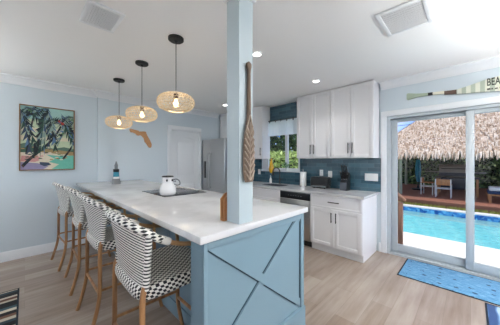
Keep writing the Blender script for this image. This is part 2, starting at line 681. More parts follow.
def rug_stripe():
    m, n, b = new_mat('striped_woven_rug')
    sp = n.nodes.new('ShaderNodeSeparateXYZ')
    n.links.new(coords(n), sp.inputs[0])
    y = mth(n, 'ADD', sp.outputs[1], mth(n, 'MULTIPLY', noise(n, coords(n), 3, 2), 0.02))
    f = mth(n, 'FRACT', mth(n, 'MULTIPLY', y, 1 / 0.62))
    r = ramp(n, f, [(0.0, '101216'), (0.10, 'b5aa9a'), (0.16, '5d3f34'), (0.24, 'c2b8a8'), (0.30, '14161a'), (0.42, '2a3a44'), (0.50, 'b8ad9d'), (0.58, '6b4a3a'), (0.66, '11141a'), (0.76, 'c9bfae'), (0.84, '3b5560'), (0.92, '16181c')])
    n.nodes[-1]
    for x in n.nodes:
        if x.type == 'VALTORGB':
            x.color_ramp.interpolation = 'CONSTANT'
    n.links.new(r, b.inputs['Base Color'])
    setv(b, 'Roughness', 0.95)
    bump(n, b, noise(n, coords(n), 200, 2), 0.4, 0.003)
    return m
M['rugstripe'] = rug_stripe()
M['rugedge'] = paint('rug_binding_navy', '16222e', 0.9, 0.1, 40)

def rug_navy():
    m, n, b = new_mat('navy_patterned_rug')
    wv = n.nodes.new('ShaderNodeTexWave')
    wv.wave_type = 'RINGS'
    wv.inputs['Scale'].default_value = 2.2
    wv.inputs['Distortion'].default_value = 3.0
    n.links.new(coords(n), wv.inputs['Vector'])
    n.links.new(ramp(n, wv.outputs[0], [(0.3, '2f4c7c'), (0.6, '5f86b4'), (0.8, 'a9c4de')]), b.inputs['Base Color'])
    setv(b, 'Roughness', 0.95)
    return m
M['rugnavy'] = rug_navy()

# ------------------------------------------------------------------ the setting
WX, WY = 3.95, 4.70           # inner faces of the right wall and of the far wall
XL, YN = -2.6, -3.0           # walls behind the camera
CH = 2.65                     # ceiling height
b = MB(); b.box((XL - .2, YN - .2, -.2), (WX + .05, WY + .2, 0)); struct(b.build('floor', M['floor'], loc=(0, 0, 0)))
b = MB(); b.box((XL - .2, YN - .2, CH), (WX + .2, WY + .2, CH + .25)); struct(b.build('ceiling', M['ceil'], loc=(0, 0, 0)))

def wall_with_holes(name, fixed, rng, zr, holes, mat, axis, t):
    """a wall slab with rectangular openings; fixed is the inner face, t the signed thickness"""
    b = MB()
    us = sorted({rng[0], rng[1]} | {h[0] for h in holes} | {h[1] for h in holes})
    zs = sorted({zr[0], zr[1]} | {h[2] for h in holes} | {h[3] for h in holes})
    for i in range(len(us) - 1):
        for j in range(len(zs) - 1):
            uc, zc = (us[i] + us[i + 1]) / 2, (zs[j] + zs[j + 1]) / 2
            if any(h[0] < uc < h[1] and h[2] < zc < h[3] for h in holes):
                continue
            f0, f1 = min(fixed, fixed + t), max(fixed, fixed + t)
            if axis == 'X':
                b.box((f0, us[i], zs[j]), (f1, us[i + 1], zs[j + 1]))
            else:
                b.box((us[i], f0, zs[j]), (us[i + 1], f1, zs[j + 1]))
    bmesh.ops.remove_doubles(b.bm, verts=b.bm.verts[:], dist=1e-4)
    return struct(b.build(name, mat, loc=(0, 0, 0)))

SL = (-1.0, 0.93, 0.0, 2.12)         # sliding door opening (Y0, Y1, Z0, Z1)
KW = (2.48, 3.50, 1.22, 2.32)        # kitchen window opening
D1 = (2.27, 3.02, 0.0, 2.13)         # white door in the far wall
wall_with_holes('wall_right', WX, (YN, WY), (0, CH), [SL, KW], M['wall'], 'X', .15)
wall_with_holes('wall_far', WY, (XL, WX + .15), (0, CH), [D1], M['wall'], 'Y', .15)
wall_with_holes('wall_left', XL, (YN, WY), (0, CH), [(-.5, 2.9, .65, 2.35)], M['wall'], 'X', -.15)
wall_with_holes('wall_near', YN, (XL, WX + .15), (0, CH), [(.6, 3.75, .65, 2.35)], M['wall'], 'Y', -.15)

# wall pier (flat pilaster) behind the far end of the island
b = MB(); b.box((.90, WY - .055, 0), (1.07, WY, CH)); struct(b.build('wall_pier', M['wall']), 'flat pale blue pier on the far wall at the end of the island', 'pier')

def crown(name, p0, p1, inward, cut0=0, cut1=0, h=.112, d=.095):
    """crown moulding along p0-p1, profile towards `inward`; cut lengthens the ends for mitres"""
    p0, p1, iw = Vector((*p0, 0)), Vector((*p1, 0)), Vector((*inward, 0))
    t = (p1 - p0).normalized()
    prof = [(0, -h), (.012, -h), (.016, -h + .02), (.04, -h + .045), (d - .03, -.03), (d - .012, -.022), (d, -.018), (d, 0), (0, 0)]
    b = MB()
    A_ = [p0 - t * (cut0 * q[0]) + iw * q[0] + Vector((0, 0, CH + q[1])) for q in prof]
    B_ = [p1 + t * (cut1 * q[0]) + iw * q[0] + Vector((0, 0, CH + q[1])) for q in prof]
    va = [b.bm.verts.new(p) for p in A_]
    vb = [b.bm.verts.new(p) for p in B_]
    n = len(prof)
    for i in range(n):
        b.bm.faces.new([va[i], va[(i + 1) % n], vb[(i + 1) % n], vb[i]])
    b.bm.faces.new(va[::-1]); b.bm.faces.new(vb)
    return struct(b.build(name, M['trim']))
crown('trim_1', (XL, WY), (.90, WY), (0, -1), -1, -1)
crown('trim_2', (.90, WY - .055), (1.07, WY - .055), (0, -1), 1, 1)
crown('trim_3', (1.07, WY), (3.54, WY), (0, -1), -1, 0)
crown('trim_4', (WX, 1.0), (WX, YN), (-1, 0), 0, -1)
crown('trim_5', (XL, YN), (XL, WY), (1, 0), -1, -1)
crown('trim_6', (XL, YN), (WX, YN), (0, 1), -1, -1)

def baseboard(name, p0, p1, inward, h=.14, d=.016):
    p0, p1, iw = Vector((*p0, 0)), Vector((*p1, 0)), Vector((*inward, 0))
    prof = [(0, 0), (d, 0), (d, h - .025), (d * .55, h - .006), (d * .4, h), (0, h)]
    b = MB()
    b.prism([p0 + iw * x + Vector((0, 0, z)) for x, z in prof], p1 - p0)
    return struct(b.build(name, M['trim']))
baseboard('baseboard_far', (XL, WY), (.90, WY), (0, -1))
baseboard('baseboard_right', (WX, 1.034), (WX, 1.005), (-1, 0))
baseboard('baseboard_south', (WX, -1.08), (WX, YN), (-1, 0))
baseboard('baseboard_left', (XL, YN), (XL, WY), (1, 0))
baseboard('baseboard_near', (XL, YN), (WX, YN), (0, 1))

# unseen windows added behind the camera to let light in
def added_window(name, axis, fixed, u0, u1, z0, z1, nm):
    r = thing(name, 'unseen window added behind the viewpoint', 'window', (0, 0, 0))
    del r['label'], r['category']
    struct(r)
    b = MB()
    def bx(ua, ub, za, zb, d0, d1, mb):
        if axis == 'X':
            mb.box((fixed + d0, ua, za), (fixed + d1, ub, zb))
        else:
            mb.box((ua, fixed + d0, za), (ub, fixed + d1, zb))
    bx(u0, u1, z0, z0 + .06, -.1, -.04, b); bx(u0, u1, z1 - .06, z1, -.1, -.04, b)
    for i in range(nm + 1):
        c = u0 + .03 + (u1 - u0 - .06) * i / nm
        bx(c - .03, c + .03, z0 + .06, z1 - .06, -.1, -.04, b)
    b.build('window_frame', M['trim'], r)
    g = MB(); bx(u0 + .02, u1 - .02, z0 + .02, z1 - .02, -.075, -.068, g); g.build('pane', M['glass'], r)
added_window('added_window_2', 'X', XL, -.5, 2.9, .65, 2.35, 3)
added_window('added_window_3', 'Y', YN, .6, 3.75, .65, 2.35, 3)

# the white panelled door in the far wall
d = thing('door_1', '', '', (2.645, WY, 0)); del d['label'], d['category']; struct(d, 'white panelled door in the far wall beside the refrigerator', 'door')
b = MB()
x0, x1, zt = D1[0], D1[1], D1[3]
for a, c in (((x0 - .085, WY - .018, 0), (x0 + .005, WY, zt + .085)), ((x1 - .005, WY - .018, 0), (x1 + .02, WY, zt + .085)), ((x0 - .085, WY - .02, zt - .005), (x1 + .02, WY, zt + .085))):
    b.box(a, c, bev=.004)
b.box((x0, WY, 0), (x0 + .02, WY + .12, zt)); b.box((x1 - .02, WY, 0), (x1, WY + .12, zt)); b.box((x0 + .02, WY, zt - .02), (x1 - .02, WY + .12, zt))
b.build('casing', M['trim'], d)
b = MB()
lx0, lx1, ly = x0 + .022, x1 - .022, WY + .03
b.box((lx0, ly + .012, .01), (lx1, ly + .04, zt - .022))
st = .11
b.box((lx0, ly, .01), (lx0 + st, ly + .012, zt - .022)); b.box((lx1 - st, ly, .01), (lx1, ly + .012, zt - .022))
b.box((lx0 + st, ly, .01), (lx1 - st, ly + .012, .24)); b.box((lx0 + st, ly, .93), (lx1 - st, ly + .012, 1.06))
arch = [(lx0 + st, ly, zt - .022), (lx0 + st, ly, zt - .22)]
for k in range(9):
    u = k / 8
    arch.append((lx0 + st + (lx1 - lx0 - 2 * st) * u, ly, zt - .22 + .07 * math.sin(u * PI)))
arch += [(lx1 - st, ly, zt - .22), (lx1 - st, ly, zt - .022)]
b.prism(arch, (0, .012, 0))
b.box((lx0 + st + .04, ly + .003, .28), (lx1 - st - .04, ly + .014, .89), bev=.006)
b.box((lx0 + st + .04, ly + .003, 1.10), (lx1 - st - .04, ly + .014, zt - .28), bev=.006)
b.build('door_leaf', M['trim'], d)
b = MB(); b.lathe([(.028, 0), (.028, -.008), (.011, -.012), (.011, -.035), (.024, -.045), (.027, -.055), (.022, -.066), (.008, -.07)], (lx0 + .06, ly, .98), 16, axis='Y'); b.build('door_handle', M['chrome'], d)

# kitchen window
kw = thing('window_1', '', '', (WX, 3.0, KW[2])); del kw['label'], kw['category']; struct(kw, 'white framed sliding window over the kitchen sink', 'window')
y0, y1, z0, z1 = KW
b = MB()
for a, c in (((WX + .01, y0, z0), (WX + .09, y0 + .045, z1)), ((WX + .01, y1 - .11, z0), (WX + .09, y1, z1)), ((WX + .01, y0 + .045, z0), (WX + .09, y1 - .09, z0 + .05)), ((WX + .01, y0 + .045, z1 - .05), (WX + .09, y1 - .09, z1)), ((WX + .02, 2.80, z0 + .05), (WX + .08, 2.86, z1 - .05)), ((WX + .03, y1 - .16, z0 + .05), (WX + .07, y1 - .11, z1 - .05))):
    b.box(a, c, bev=.004)
b.build('window_frame', M['trim'], kw)
b = MB(); b.box((WX - .03, y0 - .01, z0 - .03), (WX + .01, y1 + .01, z0 + .012), bev=.004); b.build('window_sill', M['trim'], kw)
b = MB(); b.box((WX + .05, y0 + .04, z0 + .04), (WX + .056, y1 - .08, z1 - .04)); b.build('pane', M['glass'], kw)

# sliding glass door
sd = thing('door_2', '', '', (WX, 0, 0)); del sd['label'], sd['category']; struct(sd, 'white framed sliding glass door opening to the pool', 'door')
y0, y1, _, zt = SL
b = MB()
b.box((WX - .02, y1 - .005, 0), (WX, y1 + .07, zt + .07), bev=.004); b.box((WX - .02, y0 - .07, 0), (WX, y0 + .005, zt + .07), bev=.004); b.box((WX - .022, y0 - .07, zt - .005), (WX, y1 + .07, zt + .075), bev=.004)
b.build('casing', M['trim'], sd)
b = MB()
b.box((WX, y1 - .05, 0), (WX + .14, y1, zt)); b.box((WX, y0, 0), (WX + .14, y0 + .05, zt)); b.box((WX, y0 + .05, zt - .045), (WX + .14, y1 - .05, zt)); b.box((WX, y0 + .05, 0), (WX + .14, y1 - .05, .03))
b.box((WX + .03, y0 + .05, .03), (WX + .035, y1 - .05, .045)); b.box((WX + .09, y0 + .05, .03), (WX + .095, y1 - .05, .045))
b.build('door_frame', M['vinyl'], sd)
def slider_panel(ya, yb, xa, lab):
    b = MB()
    b.box((xa, ya, .046), (xa + .045, ya + .075, zt - .05), bev=.004); b.box((xa, yb - .075, .046), (xa + .045, yb, zt - .05), bev=.004)
    b.box((xa, ya + .075, .046), (xa + .045, yb - .075, .15), bev=.003); b.box((xa, ya + .075, zt - .10), (xa + .045, yb - .075, zt - .05), bev=.003)
    p = b.build('sliding_panel', M['vinyl'], sd)
    b = MB(); b.box((xa + .018, ya + .07, .145), (xa + .026, yb - .07, zt - .095)); b.build('pane', M['glass'], p)
    return p
slider_panel(-.035, .878, WX + .075, '')
slider_panel(-.948, .045, WX + .012, '')
b = MB(); b.box((WX + .002, -.004, .95), (WX + .012, .02, 1.15), bev=.003)
# ------------------------------------------------------------------ column on the island
b = MB(); b.box((.873, .952, 1.061), (.985, 1.062, CH))
for k in range(4):
    e = .018 + .014 * k
    b.box((.873 - e, .952 - e, 2.40 + k * .0625), (.985 + e, 1.062 + e, 2.4622 + k * .0625), 1, bev=.006)
struct(b.build('column', [M['column'], M['trim']]), 'pale blue square column rising from the island to the ceiling', 'column')

# ------------------------------------------------------------------ island
XI0, XI1, YI0 = .595, 1.597, .925
isl = thing('island_cabinet', 'long light blue peninsula cabinet with cross-braced end panel', 'kitchen island', (1.1, 2.8, 0))
b = MB(); b.box((.985, 1.04, .10), (1.535, 4.64, 1.02)); b.box((.985, 1.04, 0), (1.46, 4.64, .10)); b.build('body', M['blue'], isl)
# stool-side battens
for k in range(5):
    yy = 1.25 + k * .82
    b = MB(); b.box((.972, yy, .13), (.985, yy + .07, 1.0)); b.build('batten', M['blue'], isl)
b = MB(); b.box((.970, 1.06, 0), (.985, 4.62, .13), bev=.003); b.build('plinth', M['blue'], isl)
# end panel with legs reaching out under the overhang
ye = .950
ep = MB(); ep.box((.632, ye + .012, 0), (1.576, 1.075, 1.02)); ep = ep.build('end_panel', M['blue'], isl)
def part(name, a, c, mat=None, bev=.0025, par=None):
    b = MB(); b.box(a, c, bev=bev); return b.build(name, mat or M['blue'], par or ep)
part('stile', (.632, ye, 0), (.655, ye + .012, 1.02)); part('stile', (1.532, ye, 0), (1.576, ye + .012, 1.02))
part('rail', (.655, ye, .972), (1.532, ye + .012, 1.02)); part('rail', (.632, ye - .012, 0), (1.580, ye + .012, .275), None, .005)
part('edge_shade', (1.522, ye + .008, .325), (1.532, ye + .0122, .965), M['edge_shade'], 0)  # dark strip standing in for shade along the right stile
# diagonals: lower edge of board \ and left edge of board / get dark strips painted as edge shade
P1, P2 = Vector((.66, .968)), Vector((1.470, .322))     # \ line
Q1, Q2 = Vector((1.440, .972)), Vector((.80, .410))     # / line
Q2 = Vector((.655, .365))
def clip(poly, lo, hi):
    """clip a 2-D polygon to the panel field"""
    for ax, lim, sg in ((0, lo[0], 1), (0, hi[0], -1), (1, lo[1], 1), (1, hi[1], -1)):
        out = []
        for i in range(len(poly)):
            p, q = poly[i], poly[(i + 1) % len(poly)]
            dp, dq = (p[ax] - lim) * sg, (q[ax] - lim) * sg
            if dp >= 0:
                out.append(p)
            if dp * dq < 0:
                k = dp / (dp - dq)
                out.append(Vector((p[0] + (q[0] - p[0]) * k, p[1] + (q[1] - p[1]) * k)))
        poly = out
    return poly
def diag(p, q, side, wdt, y_):
    t = (q - p).normalized()
    n_ = Vector((-t.y, t.x)) * side
    lo, hi = (.655, .275), (1.522, .972)
    e = t * .3
    b = MB()
    b.prism([(w.x, y_, w.y) for w in clip([p - e + n_ * .004, q + e + n_ * .004, q + e + n_ * wdt, p - e + n_ * wdt], lo, hi)], (0, ye + .012 - y_, 0))
    o = b.build('diagonal_board', M['blue'], ep)
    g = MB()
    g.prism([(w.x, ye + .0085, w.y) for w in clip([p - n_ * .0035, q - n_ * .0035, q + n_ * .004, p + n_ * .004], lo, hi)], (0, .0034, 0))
    g.build('edge_shade', M['edge_shade'], o)
diag(P1, P2, 1, .055, ye)
diag(Q1, Q2, 1, .055, ye + .0008)
b = MB(); b.box((XI0, YI0, 1.021), (XI1, WY - .06, 1.06), bev=.004)
tag(b.build('island_countertop', M['quartz']), 'long white quartz countertop on the blue island', 'countertop')

# ------------------------------------------------------------------ bar stools
def make_stool(loc):
    r = thing('bar_stool', '', 'bar stool', loc, 'woven bar stools along the island')
    X0, Y0, _ = loc
    def W(x, y, z):
        return Vector((X0 + x, Y0 + y, z))
    # seat: rounded slab, local x from -.235 to .22
    b = MB()
    hx, hy, cxs = .252, .262, -.022
    def outline(k, n=40):
        a = k * 2 * PI / n
        ca, sa_ = math.cos(a), math.sin(a)
        e = .34
        return (cxs + hx * math.copysign(abs(ca) ** e, ca), hy * math.copysign(abs(sa_) ** e, sa_))
    n = 48
    prof = [(0.0, .742), (.5, .745), (.88, .752), (.95, .750), (.985, .740), (1.0, .722), (1.0, .70), (.985, .684), (.95, .678), (0.0, .678)]
    rings = []
    for s_, z in prof[1:-1]:
        rings.append([(b.bm.verts.new(W(cxs + (outline(k, n)[0] - cxs) * s_, outline(k, n)[1] * s_, z)), outline(k, n), s_, z) for k in range(n)])
    def uvof(t, base=.74):
        (ox, oy), s_, z = t[1], t[2], t[3]
        ex = (base - z) if z < .74 else 0
        q = s_ + ex / .24
        return (cxs + (ox - cxs) * q + 1, oy * q + 1)
    for i in range(len(rings) - 1):
        for k in range(n):
            q = [rings[i][k], rings[i][(k + 1) % n], rings[i + 1][(k + 1) % n], rings[i + 1][k]]
            f = b.bm.faces.new([t[0] for t in q]); f.smooth = True
            for l, t in zip(f.loops, q):
                l[b.uv].uv = uvof(t)
    for ring in (rings[0], rings[-1]):
        f = b.bm.faces.new([t[0] for t in ring])
        for l, t in zip(f.loops, ring):
            l[b.uv].uv = uvof(t)
    b.build('seat', M['w_seat'], r, sharp=70)
    # backrest shell
    def back(s_, t, off=0):
        s2 = s_ * 2 - 1
        a = s2 * PI / 2
        zb = .735
        ztop = 1.04 + .075 * max(0, math.cos(a)) ** 1.1
        bulge = .03 + (.115 - .03) * t ** 1.2
        xp = -.228 + .01 * t
        p = W(xp - (bulge + off) * math.cos(a), (.245 + off) * math.sin(a), zb + (ztop - zb) * t)
        return p
    b = MB()
    N, K = 28, 14
    uvf = lambda u, v: (u * .62, v * .40)
    P = b.grid(lambda u, v: back(u, v, 0), N, K, uvf=uvf)
    Q = b.grid(lambda u, v: back(u, v, -.012), N, K, uvf=uvf)
    for j in range(K):
        for i in (0, N):
            b.bm.faces.new([P[i][j], P[i][j + 1], Q[i][j + 1], Q[i][j]])
    for i in range(N):
        for j in (0, K):
            b.bm.faces.new([P[i][j], P[i + 1][j], Q[i + 1][j], Q[i][j]])
    b.build('backrest', M['w_back'], r, sharp=60)
    # top rail: pattern weave, with white wrapped ends
    pts = [back(i / 24, 1) for i in range(25)]
    endA = [W(-.175, -.250, 1.005), W(-.135, -.252, .985)]
    endB = [W(-.175, .250, 1.005), W(-.135, .252, .985)]
    path = endA[::-1] + pts + endB
    path = smooth_path(path, 2)
    b = MB(); b.tube(path, .0215, seg=16); rail = b.build('top_rail', M['w_rail'], r, sharp=70)
    for sg in (-1, 1):
        b = MB(); b.tube([W(-.150, sg * .2515, .992), W(-.105, sg * .2525, .968)], .0222, seg=14); b.build('rail_wrap', M['wrap'], rail)
        # rattan arm curving forward and down into the front leg
        arm = smooth_path([W(-.115, sg * .2525, .973), W(-.05, sg * .256, .945), W(.03, sg * .258, .925), W(.11, sg * .256, .915), W(.165, sg * .25, .895), W(.19, sg * .243, .85), W(.197, sg * .238, .79), W(.198, sg * .236, .73)], 5)
        b = MB(); b.tube(arm, .0135, seg=12); b.build('arm', M['arm'], r)
        # rear leg: straight post with a kicked-out foot
        wp = MB(); wp.tube(smooth_path([W(-.216, sg * .248, 1.03), W(-.228, sg * .248, .80), W(-.236, sg * .249, .742)], 5), .0185, seg=12, uvswap=True); wp.build('post_wrap', M['w_back'], r)
        leg = smooth_path([W(-.236, sg * .249, .76), W(-.250, sg * .252, .70), W(-.252, sg * .252, .48), W(-.254, sg * .252, .34), W(-.270, sg * .254, .22), W(-.302, sg * .256, .09), W(-.328, sg * .258, .0)], 4)
        b = MB(); b.tube(leg, .0155, seg=12); b.build('leg', M['rattan'], r)
        leg = smooth_path([W(.198, sg * .236, .70), W(.20, sg * .238, .45), W(.203, sg * .242, .30), W(.222, sg * .248, .18), W(.262, sg * .258, .0)], 4)
        b = MB(); b.tube(leg, .0155, seg=12); b.build('leg', M['rattan'], r)
        b = MB(); b.tube([W(-.253, sg * .252, .36), W(.201, sg * .24, .36)], .0105, seg=10); b.build('stretcher', M['rattan'], r)
    b = MB(); b.tube([W(-.254, -.252, .33), W(-.254, .252, .33)], .0105, seg=10); b.build('stretcher', M['rattan'], r)
    b = MB(); b.tube([W(.203, -.241, .31), W(.203, .241, .31)], .0125, seg=10); b.build('footrest', M['rattan'], r)
    return r
stool0 = make_stool((.685, 1.475, 0))
stool_spots = [(.685, 1.475, 0, 'black-and-white woven bar stool nearest the camera, beside the island end panel'),
               (.685, 2.42, .5, 'second woven bar stool from the near end, between the nearest one and the third'),
               (.675, 3.27, -1, 'third woven bar stool from the near end, second from the far wall'),
               (.62, 4.07, 4, 'farthest woven bar stool, closest to the palm painting wall')]
for i, (x, y, a, lab) in enumerate(stool_spots):
    s_ = stool0 if i == 0 else copy_tree(stool0)
    s_.location = (x, y, 0)
    s_.rotation_euler = (0, 0, math.radians(a))
    s_['label'] = lab

# ------------------------------------------------------------------ pendants
def make_pendant(loc):
    X, Y, _ = loc
    r = thing('pendant_lamp', '', 'pendant lamp', loc, 'wicker pendant lamps over the island')
    b = MB(); b.lathe([(.075, CH - .003), (.075, CH - .022), (.066, CH - .03), (.02, CH - .033), (.008, CH - .05)][::-1], (X, Y, 0), 28); b.build('canopy', M['black'], r)
    b = MB(); b.tube([(X, Y, CH - .04), (X, Y, 2.10)], .0035, seg=8); b.build('cord', M['black'], r)
    b = MB(); b.lathe([(.006, 2.11), (.022, 2.10), (.024, 2.06), (.018, 2.045)], (X, Y, 0), 16); b.build('socket', M['brownpaint'], r)
    b = MB(); b.lathe([(.011, 2.045), (.015, 2.03), (.024, 2.005), (.026, 1.99), (.021, 1.972), (.009, 1.963)], (X, Y, 0), 16); b.build('bulb', M['bulb'], r)
    # woven shade: flattened globe, open underneath
    def R(t):
        # t 0 (top) to 1 (bottom)
        a = -.30 + 1.0 * t
        return t
    prof = []
    for k in range(25):
        a = math.radians(78 - 150 * k / 24)
        prof.append((.178 * math.cos(a) ** .7, 2.008 + .088 * math.copysign(abs(math.sin(a)) ** .9, math.sin(a))))
    b = MB()
    rnd = random.Random(3)
    def at(t):
        f = t * 24
        i = min(int(f), 23)
        k = f - i
        return prof[i][0] * (1 - k) + prof[i + 1][0] * k, prof[i][1] * (1 - k) + prof[i + 1][1] * k
    nr = 30
    for k in range(nr):             # two families of slanted canes
        for sg in (-1, 1):
            a0 = 2 * PI * (k + rnd.uniform(-.2, .2)) / nr
            pts = []
            for j in range(13):
                t = j / 12
                rr, z = at(t)
                a = a0 + sg * .85 * t
                pts.append((X + rr * math.cos(a), Y + rr * math.sin(a), z))
            b.tube(pts, .0021, seg=4, cap=False)
    for t in (.06, .2, .34, .44, .54, .66, .8, .93):
        rr, z = at(t)
        b.tube([(X + rr * math.cos(a * PI / 20), Y + rr * math.sin(a * PI / 20), z) for a in range(40)], .0024, seg=4, closed=True)
    shade = b.build('lamp_shade', M['wicker'], r, recalc=False)
    rr, z = at(1)
    b = MB(); b.tube([(X + rr * math.cos(a * PI / 20), Y + rr * math.sin(a * PI / 20), z) for a in range(40)], .006, seg=6, closed=True)
    b.build('bottom_rim', M['wicker'], shade)
    rr, z = at(0)
    b = MB(); b.tube([(X + rr * math.cos(a * PI / 12), Y + rr * math.sin(a * PI / 12), z) for a in range(24)], .006, seg=6, closed=True)
    b.tube([(X - rr, Y, z), (X + rr, Y, z)], .003, seg=6); b.tube([(X, Y - rr, z), (X, Y + rr, z)], .003, seg=6)
    b.build('top_rim', M['wicker'], shade)
    return r
pend0 = make_pendant((1.057, 2.08, 0))
pend0.location.z = 0
for i, (x, y, lab) in enumerate(((1.057, 2.08, 'largest-looking wicker pendant lamp, nearest the column'), (1.024, 2.90, 'middle one of the three wicker pendant lamps over the island'), (.997, 3.75, 'farthest wicker pendant lamp, over the far end of the island'))):
    p_ = pend0 if i == 0 else copy_tree(pend0)
    p_.location = (x, y, 0)
    p_['label'] = lab
    light('pendant_bulb_light', 'POINT', (x, y, 1.985), 3, (1, .82, .6), shadow_soft_size=.035)

# ------------------------------------------------------------------ ceiling fittings
def make_vent(cx, cy, sx, sy, lab):
    r = thing('ceiling_vent', lab, 'air vent', (cx, cy, CH - .02), 'ceiling air vents')
    b = MB()
    t = .032
    z0_, z1_ = CH - .016, CH - .001
    b.box((cx - sx / 2, cy - sy / 2, z0_), (cx + sx / 2, cy - sy / 2 + t, z1_), bev=.003); b.box((cx - sx / 2, cy + sy / 2 - t, z0_), (cx + sx / 2, cy + sy / 2, z1_), bev=.003)
    b.box((cx - sx / 2, cy - sy / 2 + t, z0_), (cx - sx / 2 + t, cy + sy / 2 - t, z1_), bev=.003); b.box((cx + sx / 2 - t, cy - sy / 2 + t, z0_), (cx + sx / 2, cy + sy / 2 - t, z1_), bev=.003)
    b.build('vent_frame', M['trim'], r)
    b = MB(); b.box((cx - sx / 2 + t, cy - sy / 2 + t, CH - .003), (cx + sx / 2 - t, cy + sy / 2 - t, CH - .001)); b.build('backing', M['grey'], r)
    n = 11
    w_ = (sx - 2 * t)
    for k in range(n):
        xx = cx - w_ / 2 + w_ * (k + .5) / n
        b = MB(); b.box((xx - .008, cy - sy / 2 + t, CH - .012), (xx + .008, cy + sy / 2 - t, CH - .0095), rot=Matrix.Rotation(math.radians(32), 3, 'Y')); b.build('slat', M['trim'], r)
make_vent(.46, 2.225, .26, .37, 'white ceiling air vent above the bar stool side, left in the photo')
make_vent(2.27, .40, .43, .34, 'white ceiling air vent near the sliding glass door')
for x, y, lab in ((1.867, 1.735, 'round recessed ceiling light just right of the column'), (3.133, 1.68, 'round recessed ceiling light above the right kitchen cabinets'), (3.08, 3.81, 'round recessed ceiling light near the refrigerator, left of the column'), (1.79, 3.81, 'round recessed ceiling light behind the nearest pendant lamp'), (3.05, -.75, 'added recessed ceiling light outside the frame near the sliding door'), (1.6, -1.1, 'added recessed ceiling light outside the frame behind the viewpoint')):  # last two are unseen, added to brighten the floor
    r = thing('recessed_light', lab, 'ceiling light', (x, y, CH - .01), 'recessed ceiling lights')
    b = MB(); b.lathe([(.044, CH - .001), (.044, CH - .008), (.056, CH - .007), (.059, CH - .001)], (x, y, 0), 28, cap=False); b.build('trim_ring', M['trim'], r)
    b = MB(); b.lathe([(.044, CH - .002), (.044, CH - .005)], (x, y, 0), 28); b.build('lens', M['lamp'], r)
    light('downlight', 'SPOT', (x, y, CH - .03), 12 if y > 0 else 16, (1, .96, .91), (0, 0, 0), spot_size=math.radians(125), spot_blend=.8, shadow_soft_size=.06)

